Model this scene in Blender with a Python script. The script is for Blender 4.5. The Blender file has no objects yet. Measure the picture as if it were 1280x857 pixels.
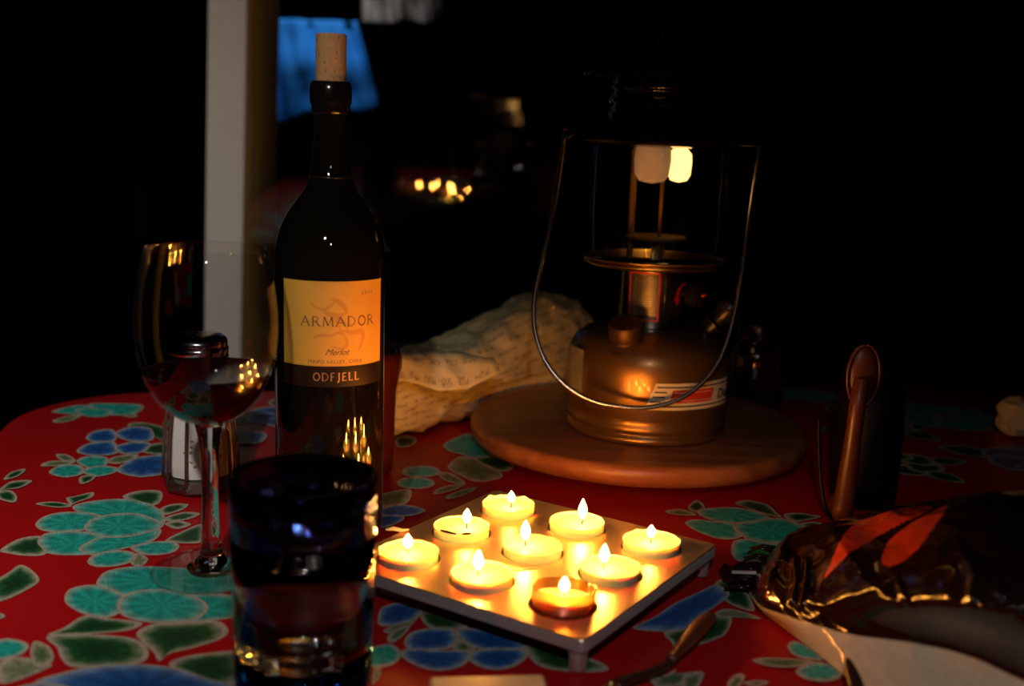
import bpy, math, random
from mathutils import Vector, Matrix, noise
from mathutils.geometry import tessellate_polygon

# ------------------------------------------------------------------ camera, world, lights
SC = bpy.context.scene
COL = SC.collection
F, PITCH, ROLL, CAM_H = 1383.0, math.radians(11), math.radians(2.0), 0.29

cam_d = bpy.data.cameras.new('camera')
cam_d.sensor_width = 36.0
cam_d.lens = F / 1280.0 * 36.0
cam_d.clip_start = 0.01
cam_d.dof.use_dof = True
cam_d.dof.focus_distance = 0.80
cam_d.dof.aperture_fstop = 4.6
cam = bpy.data.objects.new('camera', cam_d)
COL.objects.link(cam)
CAM_M = (Matrix.Translation((0, 0, CAM_H)) @ Matrix.Rotation(math.pi / 2 - PITCH, 4, 'X') @ Matrix.Rotation(ROLL, 4, 'Z'))
cam.matrix_world = CAM_M
SC.camera = cam

w = bpy.data.worlds.new('night')
w.use_nodes = True
w.node_tree.nodes['Background'].inputs[0].default_value = (0.02, 0.03, 0.05, 1)
w.node_tree.nodes['Background'].inputs[1].default_value = 0.0015
SC.world = w
SC.view_settings.view_transform = 'Standard'
SC.view_settings.look = 'None'
SC.view_settings.gamma = 1.0
SC.view_settings.use_curve_mapping = False
SC.view_settings.exposure = 0.0
SC.cycles.use_denoising = True
SC.cycles.caustics_reflective = False
SC.cycles.caustics_refractive = False
SC.cycles.sample_clamp_indirect = 0
SC.cycles.sample_clamp_direct = 0
SC.cycles.max_bounces = 14
SC.cycles.transmission_bounces = 14
SC.cycles.transparent_max_bounces = 24


def spot(name, loc, target, power, color, angle, blend, radius):
    d = bpy.data.lights.new(name, 'SPOT')
    d.energy = power
    d.color = color
    d.spot_size = math.radians(angle)
    d.spot_blend = blend
    d.shadow_soft_size = radius
    o = bpy.data.objects.new(name, d)
    COL.objects.link(o)
    o.location = loc
    o.rotation_euler = (Vector(target) - Vector(loc)).to_track_quat('-Z', 'Y').to_euler()
    return o


# a small cool lamp above and behind the camera, aimed at the left half of the table
spot('table_lamp_light', (-0.16, -0.04, 0.62), (-0.82, 1.02, 0.10), 33.0, (1.0, 0.95, 0.88), 78, 1.0, 0.012)
# a weak spot added over the near edge of the table to brighten it
spot('near_edge_fill_light', (0.02, -0.02, 0.50), (0.06, 0.42, 0.0), 4.4, (0.95, 0.95, 1.0), 74, 1.0, 0.010)
# a cool spot added outside only to light the hung cloths
spot('cloth_fill_light', (-0.42, 2.10, 1.0), (-0.46, 2.62, 0.62), 17.0, (0.75, 0.88, 1.0), 50, 0.9, 0.03)

FLAME = 340.0           # brightness of the candle flames


# ------------------------------------------------------------------ helpers
def at(px, py, z=0.0):
    """point of the horizontal plane z seen at a pixel of the photograph"""
    d = CAM_M.to_3x3() @ Vector((px - 640, 428.5 - py, -F))
    return Vector((0, 0, CAM_H)) + d * ((z - CAM_H) / d.z)


def on_y(px, py, y):
    d = CAM_M.to_3x3() @ Vector((px - 640, 428.5 - py, -F))
    return Vector((0, 0, CAM_H)) + d * (y / d.y)


def obj(name, verts, faces, m=None, parent=None, loc=(0, 0, 0), smooth=True, sharp=None):
    me = bpy.data.meshes.new(name)
    me.from_pydata([tuple(v) for v in verts], [], faces)
    me.validate()
    me.update()
    o = bpy.data.objects.new(name, me)
    if m is not None:
        for k in (m if isinstance(m, (list, tuple)) else [m]):
            me.materials.append(k)
    COL.objects.link(o)
    o.location = loc
    if parent is not None:
        o.parent = parent
    if smooth:
        me.shade_smooth()
        if sharp:
            me.set_sharp_from_angle(angle=math.radians(sharp))
    return o


def thing(name, label, cat, loc=(0, 0, 0), rz=0.0, group=None):
    o = bpy.data.objects.new(name, None)
    o.empty_display_size = 0.02
    COL.objects.link(o)
    o.location = loc
    o.rotation_euler = (0, 0, rz)
    return tag(o, label, cat, group)


def tag(o, label, cat, group=None):
    o['label'] = label
    o['category'] = cat
    if group:
        o['group'] = group
    return o


def struct(o):
    o['kind'] = 'structure'
    return o


def join(parts):
    V, Fc = [], []
    for v, f in parts:
        n = len(V)
        V += list(v)
        Fc += [tuple(i + n for i in q) for q in f]
    return V, Fc


def lathe(prof, seg=48, close=False, c=(0, 0, 0)):
    """revolve (r, z) points; close joins last to first"""
    V, Fc = [], []
    n = len(prof)
    idx = []
    for r, z in prof:
        if r < 1e-7:
            idx.append([len(V)])
            V.append((c[0], c[1], c[2] + z))
        else:
            idx.append(list(range(len(V), len(V) + seg)))
            for k in range(seg):
                a = 2 * math.pi * k / seg
                V.append((c[0] + r * math.sin(a), c[1] - r * math.cos(a), c[2] + z))
    for i in range(n if close else n - 1):
        A, B = idx[i], idx[(i + 1) % n]
        for k in range(seg):
            k2 = (k + 1) % seg
            if len(A) == 1 and len(B) == 1:
                continue
            if len(A) == 1:
                Fc.append((A[0], B[k2], B[k]))
            elif len(B) == 1:
                Fc.append((A[k], A[k2], B[0]))
            else:
                Fc.append((A[k], A[k2], B[k2], B[k]))
    return V, Fc


def box(x0, x1, y0, y1, z0, z1, bev=0.0):
    if bev <= 0:
        V = [(x, y, z) for z in (z0, z1) for y in (y0, y1) for x in (x0, x1)]
        return V, [(0, 2, 3, 1), (4, 5, 7, 6), (0, 1, 5, 4), (2, 6, 7, 3), (0, 4, 6, 2), (1, 3, 7, 5)]
    import bmesh
    bm = bmesh.new()
    vs = [bm.verts.new((x, y, z)) for z in (z0, z1) for y in (y0, y1) for x in (x0, x1)]
    for q in [(0, 2, 3, 1), (4, 5, 7, 6), (0, 1, 5, 4), (2, 6, 7, 3), (0, 4, 6, 2), (1, 3, 7, 5)]:
        bm.faces.new([vs[i] for i in q])
    bmesh.ops.bevel(bm, geom=bm.edges[:], offset=bev, segments=3, profile=0.6, affect='EDGES')
    bm.verts.index_update()
    V = [tuple(v.co) for v in bm.verts]
    Fc = [tuple(v.index for v in f.verts) for f in bm.faces]
    bm.free()
    return V, Fc


def catmull(P, n=8, closed=False):
    P = [Vector(p) for p in P]
    out = []
    N = len(P)
    rng = range(N) if closed else range(N - 1)
    for i in rng:
        if closed:
            a, b, c, d = P[(i - 1) % N], P[i], P[(i + 1) % N], P[(i + 2) % N]
        else:
            a, b, c, d = P[max(i - 1, 0)], P[i], P[i + 1], P[min(i + 2, N - 1)]
        for k in range(n):
            t = k / n
            out.append(0.5 * ((2 * b) + (c - a) * t + (2 * a - 5 * b + 4 * c - d) * t * t + (3 * b - a - 3 * c + d) * t ** 3))
    if not closed:
        out.append(P[-1].copy())
    return out


def tube(P, R, seg=10, flat=1.0):
    """tube along points with radii, capped"""
    P = [Vector(p) for p in P]
    if not hasattr(R, '__len__'):
        R = [R] * len(P)
    V, Fc = [], []
    ref = Vector((0.13, 0.21, 0.97)).normalized()
    prev = None
    for i, p in enumerate(P):
        t = (P[min(i + 1, len(P) - 1)] - P[max(i - 1, 0)]).normalized()
        if prev is None:
            s = t.cross(ref)
            if s.length < 1e-3:
                s = t.cross(Vector((1, 0, 0)))
            s.normalize()
        else:
            s = (prev - t * prev.dot(t)).normalized()
        prev = s
        u = t.cross(s)
        for k in range(seg):
            a = 2 * math.pi * k / seg
            V.append(p + (s * math.cos(a) + u * math.sin(a) * flat) * R[i])
    for i in range(len(P) - 1):
        for k in range(seg):
            k2 = (k + 1) % seg
            Fc.append((i * seg + k, i * seg + k2, (i + 1) * seg + k2, (i + 1) * seg + k))
    Fc.append(tuple(range(seg))[::-1])
    Fc.append(tuple((len(P) - 1) * seg + k for k in range(seg)))
    return V, Fc


def wrap(s, z, r, c=(0, 0, 0)):
    a = s / r
    return (c[0] + r * math.sin(a), c[1] - r * math.cos(a), c[2] + z)


def wrap_quad(c00, c10, c11, c01, r, nx=24, nz=2, th=0.0002):
    """a curved sticker on a cylinder of radius r: corners in (arc length, z); closed, with thickness"""
    V = []
    for rr in (r, r + th):
        for j in range(nz + 1):
            v = j / nz
            for i in range(nx + 1):
                u = i / nx
                s = (c00[0] * (1 - u) + c10[0] * u) * (1 - v) + (c01[0] * (1 - u) + c11[0] * u) * v
                z = (c00[1] * (1 - u) + c10[1] * u) * (1 - v) + (c01[1] * (1 - u) + c11[1] * u) * v
                a = s / r
                V.append((rr * math.sin(a), -rr * math.cos(a), z))
    Fc = []
    W, N = nx + 1, (nx + 1) * (nz + 1)
    for j in range(nz):
        for i in range(nx):
            q = (j * W + i, j * W + i + 1, (j + 1) * W + i + 1, (j + 1) * W + i)
            Fc.append(q[::-1])
            Fc.append(tuple(N + k for k in q))
    for i in range(nx):
        Fc.append((i, i + 1, N + i + 1, N + i))
        k = nz * W + i
        Fc.append((k + 1, k, N + k, N + k + 1))
    for j in range(nz):
        k = j * W
        Fc.append((k + W, k, N + k, N + k + W))
        k = j * W + nx
        Fc.append((k, k + W, N + k + W, N + k))
    return V, Fc


def wrap_stroke(pts, wd, r):
    """flat ribbon along (s, z) points on a cylinder; wd is a width or widths"""
    P = [Vector((p[0], p[1])) for p in pts]
    if not hasattr(wd, '__len__'):
        wd = [wd] * len(P)
    V, Fc = [], []
    for i, p in enumerate(P):
        t = (P[min(i + 1, len(P) - 1)] - P[max(i - 1, 0)])
        t = t.normalized() if t.length > 0 else Vector((1, 0))
        n = Vector((-t.y, t.x)) * wd[i] * 0.5
        V.append(wrap(p.x + n.x, p.y + n.y, r))
        V.append(wrap(p.x - n.x, p.y - n.y, r))
    for i in range(len(P) - 1):
        Fc.append((2 * i, 2 * i + 1, 2 * i + 3, 2 * i + 2))
    return V, Fc


def text_flat(txt, size, shear=0.0, spacing=1.0, offset=0.0):
    cu = bpy.data.curves.new('txt', 'FONT')
    cu.body = txt
    cu.size = size
    cu.shear = shear
    cu.space_character = spacing
    cu.offset = offset
    cu.align_x = 'CENTER'
    cu.resolution_u = 3
    o = bpy.data.objects.new('txt', cu)
    COL.objects.link(o)
    dg = bpy.context.evaluated_depsgraph_get()
    me = bpy.data.meshes.new_from_object(o.evaluated_get(dg))
    V = [(v.co.x, v.co.y) for v in me.vertices]
    Fc = [tuple(p.vertices) for p in me.polygons]
    bpy.data.objects.remove(o)
    bpy.data.curves.remove(cu)
    bpy.data.meshes.remove(me)
    return V, Fc


def text_wrap(txt, size, s0, z0, r, **k):
    V, Fc = text_flat(txt, size, **k)
    return [wrap(s0 + x, z0 + y, r) for x, y in V], Fc


# serif capitals as strokes on a unit box: (points, thick?)
GL = {
    'A': [([(0, 0), (.45, 1)], 0), ([(.45, 1), (.95, 0)], 1), ([(.22, .36), (.68, .36)], -1), ([(-.1, 0), (.12, 0)], -1), ([(.82, 0), (1.06, 0)], -1)],
    'R': [([(.1, 0), (.1, 1)], 1), ([(.1, 1), (.5, .98), (.66, .86), (.66, .66), (.5, .52), (.1, .5)], 0), ([(.4, .5), (.85, 0)], 1), ([(-.04, 0), (.24, 0)], -1), ([(.78, 0), (.98, 0)], -1)],
    'M': [([(.05, 0), (.18, 1)], 0), ([(.18, 1), (.58, .05)], 1), ([(.58, .05), (.98, 1)], 0), ([(.98, 1), (1.1, 0)], 1), ([(-.06, 0), (.16, 0)], -1), ([(1.0, 0), (1.22, 0)], -1)],
    'D': [([(.1, 0), (.1, 1)], 1), ([(.1, 1), (.5, .97), (.8, .75), (.86, .5), (.8, .25), (.5, .03), (.1, 0)], 0), ([(-.04, 1), (.2, 1)], -1), ([(-.04, 0), (.2, 0)], -1)],
    'O': [([(.5, 1), (.22, .9), (.06, .62), (.06, .38), (.22, .1), (.5, 0), (.78, .1), (.94, .38), (.94, .62), (.78, .9), (.5, 1)], 1)],
    'E': [([(.1, 0), (.1, 1)], 1), ([(.1, 1), (.6, 1)], 0), ([(.1, .52), (.5, .52)], 0), ([(.1, 0), (.62, 0)], 0), ([(-.02, 0), (.2, 0)], -1)],
    'F': [([(.1, 0), (.1, 1)], 1), ([(.1, 1), (.6, 1)], 0), ([(.1, .52), (.5, .52)], 0), ([(-.04, 0), (.26, 0)], -1)],
    'J': [([(.3, 1), (.3, .1), (.22, -.14), (.02, -.22)], 1), ([(.16, 1), (.46, 1)], -1)],
    'L': [([(.1, 0), (.1, 1)], 1), ([(.1, 0), (.6, 0), (.64, .14)], 0), ([(-.04, 1), (.26, 1)], -1)],
}
GW = {'A': .98, 'R': .92, 'M': 1.2, 'D': .96, 'O': 1.0, 'E': .68, 'F': .66, 'J': .46, 'L': .68}


def serif(txt, h, s0, s1, z0, r, wt=.10):
    tot = sum(GW[c] for c in txt)
    wscale = (s1 - s0) / (tot + .28 * (len(txt) - 1))
    parts = []
    x = s0
    for ch in txt:
        for pts, k in GL[ch]:
            P = [(x + a * wscale, z0 + b * h) for a, b in pts]
            parts.append(wrap_stroke(P, h * (wt if k == 1 else wt * .62 if k == 0 else wt * .5), r))
        x += (GW[ch] + .28) * wscale
    return join(parts)


# ------------------------------------------------------------------ materials
def nt(name):
    m = bpy.data.materials.new(name)
    m.use_nodes = True
    t = m.node_tree
    return m, t, t.nodes['Principled BSDF']


def mat(name, col, rough=0.5, metal=0.0, bump=0.0, scale=200.0, vary=0.0, coat=0.0, spec=None, **kw):
    m, t, b = nt(name)
    b.inputs['Base Color'].default_value = (*col, 1)
    b.inputs['Roughness'].default_value = rough
    b.inputs['Metallic'].default_value = metal
    b.inputs['Coat Weight'].default_value = coat
    b.inputs['Coat Roughness'].default_value = 0.05
    if spec is not None:
        b.inputs['Specular IOR Level'].default_value = spec
    for k, v in kw.items():
        b.inputs[k].default_value = v
    tc = t.nodes.new('ShaderNodeTexCoord')
    nz = t.nodes.new('ShaderNodeTexNoise')
    nz.inputs['Scale'].default_value = scale
    nz.inputs['Detail'].default_value = 4
    t.links.new(tc.outputs['Object'], nz.inputs['Vector'])
    if bump:
        bp = t.nodes.new('ShaderNodeBump')
        bp.inputs['Strength'].default_value = bump
        bp.inputs['Distance'].default_value = 0.001
        t.links.new(nz.outputs['Fac'], bp.inputs['Height'])
        t.links.new(bp.outputs['Normal'], b.inputs['Normal'])
    if vary:
        mx = t.nodes.new('ShaderNodeMix')
        mx.data_type = 'RGBA'
        mx.inputs['A'].default_value = tuple(c * (1 - vary) for c in col) + (1,)
        mx.inputs['B'].default_value = tuple(min(1, c * (1 + vary)) for c in col) + (1,)
        t.links.new(nz.outputs['Fac'], mx.inputs['Factor'])
        t.links.new(mx.outputs['Result'], b.inputs['Base Color'])
    return m


def glass(name, col=(1, 1, 1), ior=1.48, rough=0.0):
    m = bpy.data.materials.new(name)
    m.use_nodes = True
    t = m.node_tree
    t.nodes.remove(t.nodes['Principled BSDF'])
    g = t.nodes.new('ShaderNodeBsdfGlass')
    g.inputs['Color'].default_value = (*col, 1)
    g.inputs['IOR'].default_value = ior
    g.inputs['Roughness'].default_value = rough
    t.links.new(g.outputs[0], t.nodes['Material Output'].inputs[0])
    return m


def thin_glass(name, col=(1, 1, 1), k=1.0, rough=0.0, ior=1.5):
    """glass too thin to bend light: each surface passes or mirrors it by its Fresnel share"""
    m = bpy.data.materials.new(name)
    m.use_nodes = True
    t = m.node_tree
    t.nodes.remove(t.nodes['Principled BSDF'])
    tr = t.nodes.new('ShaderNodeBsdfTransparent')
    tr.inputs[0].default_value = (*col, 1)
    gl = t.nodes.new('ShaderNodeBsdfGlossy')
    gl.inputs['Roughness'].default_value = rough
    fr = t.nodes.new('ShaderNodeFresnel')
    fr.inputs[0].default_value = ior
    # Fresnel seen from either side of the wall alike
    geo = t.nodes.new('ShaderNodeNewGeometry')
    lw = t.nodes.new('ShaderNodeLayerWeight')
    lw.inputs[0].default_value = 0.5
    p = t.nodes.new('ShaderNodeMath')
    p.operation = 'POWER'
    p.inputs[1].default_value = 5.0
    ma = t.nodes.new('ShaderNodeMath')
    ma.operation = 'MULTIPLY_ADD'
    ma.inputs[1].default_value = 0.7
    ma.inputs[2].default_value = 0.038 * k
    t.links.new(lw.outputs['Facing'], p.inputs[0])
    t.links.new(p.outputs[0], ma.inputs[0])
    t.nodes.remove(fr)
    t.nodes.remove(geo)
    mx = t.nodes.new('ShaderNodeMixShader')
    t.links.new(ma.outputs[0], mx.inputs[0])
    t.links.new(tr.outputs[0], mx.inputs[1])
    t.links.new(gl.outputs[0], mx.inputs[2])
    t.links.new(mx.outputs[0], t.nodes['Material Output'].inputs[0])
    return m


def emit(name, col, s):
    m, t, b = nt(name)
    b.inputs['Base Color'].default_value = (0, 0, 0, 1)
    b.inputs['Emission Color'].default_value = (*col, 1)
    b.inputs['Emission Strength'].default_value = s
    return m


def attr_mat(name, rough, streak=0.25, sscale=900.0, coat=0.0, metal=0.0, spec=0.5, bump=0.0, bscale=80):
    """printed colour kept in the mesh's colour attribute, broken by a fine engraved grain"""
    m, t, b = nt(name)
    b.inputs['Roughness'].default_value = rough
    b.inputs['Metallic'].default_value = metal
    b.inputs['Coat Weight'].default_value = coat
    b.inputs['Specular IOR Level'].default_value = spec
    a = t.nodes.new('ShaderNodeVertexColor')
    a.layer_name = 'Col'
    tc = t.nodes.new('ShaderNodeTexCoord')
    mp = t.nodes.new('ShaderNodeMapping')
    mp.inputs['Scale'].default_value = (1, 0.22, 1)
    mp.inputs['Rotation'].default_value = (0, 0, 0.5)
    nz = t.nodes.new('ShaderNodeTexNoise')
    nz.inputs['Scale'].default_value = sscale
    nz.inputs['Detail'].default_value = 2
    t.links.new(tc.outputs['Object'], mp.inputs[0])
    t.links.new(mp.outputs[0], nz.inputs['Vector'])
    rp = t.nodes.new('ShaderNodeMapRange')
    rp.inputs[1].default_value = 0.35
    rp.inputs[2].default_value = 0.65
    rp.inputs[3].default_value = 1 - streak
    rp.inputs[4].default_value = 1 + streak
    t.links.new(nz.outputs['Fac'], rp.inputs[0])
    mx = t.nodes.new('ShaderNodeMix')
    mx.data_type = 'RGBA'
    mx.blend_type = 'MULTIPLY'
    mx.inputs['Factor'].default_value = 1
    t.links.new(a.outputs['Color'], mx.inputs['A'])
    t.links.new(rp.outputs[0], mx.inputs['B'])
    t.links.new(mx.outputs['Result'], b.inputs['Base Color'])
    if bump:
        n2 = t.nodes.new('ShaderNodeTexNoise')
        n2.inputs['Scale'].default_value = bscale
        n2.inputs['Detail'].default_value = 5
        t.links.new(tc.outputs['Object'], n2.inputs['Vector'])
        bp = t.nodes.new('ShaderNodeBump')
        bp.inputs['Strength'].default_value = bump
        bp.inputs['Distance'].default_value = 0.002
        t.links.new(n2.outputs['Fac'], bp.inputs['Height'])
        t.links.new(bp.outputs['Normal'], b.inputs['Normal'])
    return m


def paint(o, cols):
    me = o.data
    ca = me.color_attributes.new('Col', 'FLOAT_COLOR', 'POINT')
    flat = []
    for c in cols:
        flat += [c[0], c[1], c[2], 1.0]
    ca.data.foreach_set('color', flat)


M_RED = mat('oilcloth_red', (0.50, 0.006, 0.008), 0.42, bump=0.05, scale=900, vary=0.08, spec=0.35)
M_PRINT = attr_mat('oilcloth_print', 0.42, 0.22, 1100, spec=0.35)
M_DARKWOOD = mat('dark_wood', (0.05, 0.02, 0.01), 0.5, vary=0.3, scale=30)
M_FLOOR = mat('dark_floor', (0.02, 0.012, 0.008), 0.7, vary=0.3, scale=8)
M_WALL = mat('dark_wall', (0.0012, 0.001, 0.001), 0.9, spec=0.0, vary=0.2, scale=10)
M_POST = mat('painted_post', (0.78, 0.68, 0.58), 0.55, bump=0.05, scale=60, vary=0.05)
M_TRAY = mat('cast_metal', (0.82, 0.62, 0.40), 0.36, metal=0.85, bump=0.12, scale=350, vary=0.05)
M_TRAYEDGE = mat('cast_metal_edge', (0.62, 0.55, 0.52), 0.42, metal=0.6, bump=0.35, scale=500, vary=0.1)
M_BOTTLE = mat('wine_bottle_glass', (0.006, 0.004, 0.002), 0.03, bump=0.0, scale=10, spec=0.6)
M_FOILCAP = mat('bottle_lip', (0.008, 0.005, 0.004), 0.16, spec=0.5)
M_CORK = mat('cork', (0.60, 0.30, 0.12), 0.85, bump=0.5, scale=400, vary=0.25)
M_CORKPIT = mat('cork_pit', (0.12, 0.05, 0.02), 0.9)
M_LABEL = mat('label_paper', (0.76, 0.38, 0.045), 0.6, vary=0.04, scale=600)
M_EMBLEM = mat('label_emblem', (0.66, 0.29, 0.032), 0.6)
M_INK = mat('label_ink', (0.10, 0.03, 0.02), 0.6)
M_STRIP = mat('label_strip', (0.022, 0.010, 0.006), 0.3)
M_COPPER = mat('copper_print', (0.80, 0.42, 0.22), 0.35, metal=0.6)
M_GLASS = glass('clear_glass', (0.97, 1.0, 0.99))
M_THIN = thin_glass('thin_glass', (0.985, 0.985, 0.985), 1.3)
M_FOOT = thin_glass('foot_glass', (0.93, 0.97, 0.96), 1.2)
M_GLOBE = thin_glass('globe_glass', (0.90, 0.87, 0.82), 0.5)
M_PANE = thin_glass('window_glass', (0.97, 0.98, 0.98), 1.3)
M_PANE2 = thin_glass('window_glass_outer', (0.97, 0.98, 0.98), 0.5)
M_WINE = mat('red_wine', (0.010, 0.0008, 0.0005), 0.02, spec=0.10)
M_NAVY = glass('navy_glass', (0.26, 0.30, 0.55))
M_BLUEBASE = glass('blue_glass', (0.12, 0.40, 0.85))
M_WATER = glass('water', (0.97, 0.98, 1.0), 1.33)
M_STEEL = mat('polished_cap', (0.62, 0.58, 0.56), 0.16, metal=1.0)
M_SALT = mat('salt', (0.92, 0.84, 0.80), 0.8, bump=0.3, scale=900, vary=0.06)
M_RICE = mat('rice_grain', (0.45, 0.25, 0.10), 0.6)
M_LANT = mat('bronze_paint', (0.30, 0.155, 0.05), 0.34, metal=0.75, scale=500, bump=0.03, coat=0.25)
M_COLLAR = mat('collar_steel', (0.42, 0.34, 0.26), 0.22, metal=1.0, scale=300, bump=0.03)
M_BLACKENAMEL = mat('black_enamel', (0.006, 0.005, 0.005), 0.10, spec=0.6)
M_BRASS = mat('brass', (0.55, 0.34, 0.12), 0.3, metal=1.0)
M_BURNER = mat('burner_brass', (0.45, 0.27, 0.10), 0.5, metal=0.5)
M_WIRE = mat('bail_wire', (0.72, 0.62, 0.50), 0.25, metal=1.0)
M_BLACKPL = mat('black_plastic', (0.012, 0.01, 0.009), 0.3)
M_STICKER = mat('white_sticker', (0.82, 0.72, 0.52), 0.4)
M_DULLSTICK = mat('dull_sticker', (0.32, 0.27, 0.17), 0.6)
M_STRED = mat('red_sticker', (0.70, 0.05, 0.02), 0.4)
M_ARROW = mat('red_arrow', (0.60, 0.01, 0.01), 0.4)
M_BLACKINK = mat('black_ink', (0.015, 0.01, 0.01), 0.5)
M_SILVERLB = mat('silver_label', (0.72, 0.62, 0.42), 0.24, metal=0.85, scale=300)
M_WOOD = None
M_CREAM = mat('cream_wax', (0.90, 0.74, 0.44), 0.4, **{'Subsurface Weight': 0.6, 'Subsurface Scale': 0.01})
M_CUPIN = mat('cup_wall', (0.90, 0.78, 0.52), 0.35, **{'Transmission Weight': 0.0, 'Subsurface Weight': 0.8, 'Subsurface Scale': 0.008})
M_CLEARCUP = thin_glass('clear_cup', (0.80, 0.66, 0.42), 3.0, 0.12)
M_WICK = mat('wick', (0.02, 0.012, 0.01), 0.9)
M_CHAR = mat('charred_wax', (0.012, 0.006, 0.003), 0.9, spec=0.1)
M_FLAME = emit('flame', (1.0, 0.35, 0.05), FLAME)
M_MANTLE_LIT = emit('lit_mantle', (1.0, 0.52, 0.15), 3.6)
M_JUG = mat('dark_glaze', (0.003, 0.002, 0.002), 0.45, spec=0.15)
M_HANDLE = mat('brown_glaze', (0.10, 0.022, 0.008), 0.38, vary=0.2, scale=80)
M_CUTLERY = mat('dark_cutlery', (0.05, 0.016, 0.010), 0.3, spec=0.5)
M_CUTWOOD = mat('cutlery_wood', (0.13, 0.035, 0.015), 0.4, vary=0.2)
M_BRIGHT = mat('bright_metal', (0.8, 0.75, 0.68), 0.15, metal=1.0)
M_NAPKIN = mat('napkin', (0.90, 0.74, 0.42), 0.8, bump=0.2, scale=250)
M_POT = mat('terracotta_glaze', (0.075, 0.006, 0.004), 0.35)
M_BLUE = mat('blue_cloth', (0.03, 0.32, 0.95), 0.8, bump=0.2, scale=60, vary=0.15)
M_GREYCL = mat('grey_cloth', (0.30, 0.22, 0.18), 0.8, bump=0.4, scale=50, vary=0.5)


def wood_mat():
    m, t, b = nt('turned_wood')
    b.inputs['Roughness'].default_value = 0.36
    tc = t.nodes.new('ShaderNodeTexCoord')
    mp = t.nodes.new('ShaderNodeMapping')
    mp.inputs['Scale'].default_value = (1.0, 9.0, 9.0)
    nz = t.nodes.new('ShaderNodeTexNoise')
    nz.inputs['Scale'].default_value = 9
    nz.inputs['Detail'].default_value = 5
    nz.inputs['Distortion'].default_value = 0.6
    t.links.new(tc.outputs['Object'], mp.inputs[0])
    t.links.new(mp.outputs[0], nz.inputs['Vector'])
    r = t.nodes.new('ShaderNodeValToRGB')
    r.color_ramp.elements[0].position = 0.3
    r.color_ramp.elements[0].color = (0.26, 0.075, 0.022, 1)
    r.color_ramp.elements[1].position = 0.7
    r.color_ramp.elements[1].color = (0.44, 0.15, 0.05, 1)
    t.links.new(nz.outputs['Fac'], r.inputs[0])
    t.links.new(r.outputs[0], b.inputs['Base Color'])
    return m


M_WOOD = wood_mat()


def paper_mat():
    """thin wrapping paper printed with rows of short dashes"""
    m, t, b = nt('printed_paper')
    b.inputs['Roughness'].default_value = 0.75
    uv = t.nodes.new('ShaderNodeUVMap')
    uv.uv_map = 'UVMap'
    mp = t.nodes.new('ShaderNodeMapping')
    mp.inputs['Scale'].default_value = (1, 1, 1)
    br = t.nodes.new('ShaderNodeTexBrick')
    br.inputs['Scale'].default_value = 1.0
    br.inputs['Color1'].default_value = (0, 0, 0, 1)
    br.inputs['Color2'].default_value = (0, 0, 0, 1)
    br.inputs['Mortar'].default_value = (1, 1, 1, 1)
    br.inputs['Mortar Size'].default_value = 0.0040
    br.inputs['Mortar Smooth'].default_value = 0.3
    br.inputs['Brick Width'].default_value = 0.020
    br.inputs['Row Height'].default_value = 0.0105
    br.offset = 0.5
    t.links.new(uv.outputs[0], mp.inputs[0])
    t.links.new(mp.outputs[0], br.inputs['Vector'])
    nz = t.nodes.new('ShaderNodeTexNoise')
    nz.inputs['Scale'].default_value = 420
    t.links.new(uv.outputs[0], nz.inputs['Vector'])
    gt = t.nodes.new('ShaderNodeMapRange')
    gt.inputs[1].default_value = 0.42
    gt.inputs[2].default_value = 0.56
    t.links.new(nz.outputs['Fac'], gt.inputs[0])
    inv = t.nodes.new('ShaderNodeMath')
    inv.operation = 'SUBTRACT'
    inv.inputs[0].default_value = 1.0
    t.links.new(br.outputs['Fac'], inv.inputs[1])
    mu = t.nodes.new('ShaderNodeMath')
    mu.operation = 'MULTIPLY'
    t.links.new(inv.outputs[0], mu.inputs[0])
    t.links.new(gt.outputs[0], mu.inputs[1])
    mx = t.nodes.new('ShaderNodeMix')
    mx.data_type = 'RGBA'
    mx.inputs['A'].default_value = (0.86, 0.70, 0.36, 1)
    mx.inputs['B'].default_value = (0.48, 0.33, 0.14, 1)
    t.links.new(mu.outputs[0], mx.inputs['Factor'])
    t.links.new(mx.outputs['Result'], b.inputs['Base Color'])
    return m


M_PAPER = paper_mat()

# ------------------------------------------------------------------ the room
FLOOR_Z = -0.75
struct(obj('floor', *box(-3, 3, -1.5, 1.75, FLOOR_Z - 0.05, FLOOR_Z), M_FLOOR, smooth=False))
struct(obj('wall_back', *join([box(-3, -0.43, 1.75, 1.85, FLOOR_Z, 1.7), box(-0.43, 3, 1.75, 1.85, FLOOR_Z, -0.12),
                               box(-0.43, 3, 1.75, 1.85, 1.30, 1.7)]), M_WALL, smooth=False))
# window: pale post in front, two panes leaning slightly, dark rails
win = bpy.data.objects.new('window_1', None)
COL.objects.link(win)
win.location = (0.4, 1.9, 0)
struct(win)
POST_LEAN = -0.030
pv, pf = box(-0.4510, -0.3970, 1.62, 1.82, -0.40, 1.2, 0.002)
pv = [(x - POST_LEAN * (z - 0.25), y, z) for x, y, z in pv]
pv1 = [(x, 1.6215 + (y - 1.62) * .045, z) for x, y, z in pv]
post = struct(obj('trim_1', pv1, pf, M_POST, smooth=True, sharp=30))
pv2 = [(x + (.005 if y > 1.7 else 0), 1.632 + (y - 1.62) * .94, z) for x, y, z in pv]
struct(obj('trim_2', pv2, pf, mat('varnished_jamb', (0.92, 0.48, 0.13), 0.5, vary=.15, scale=12), smooth=True, sharp=30))


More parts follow.
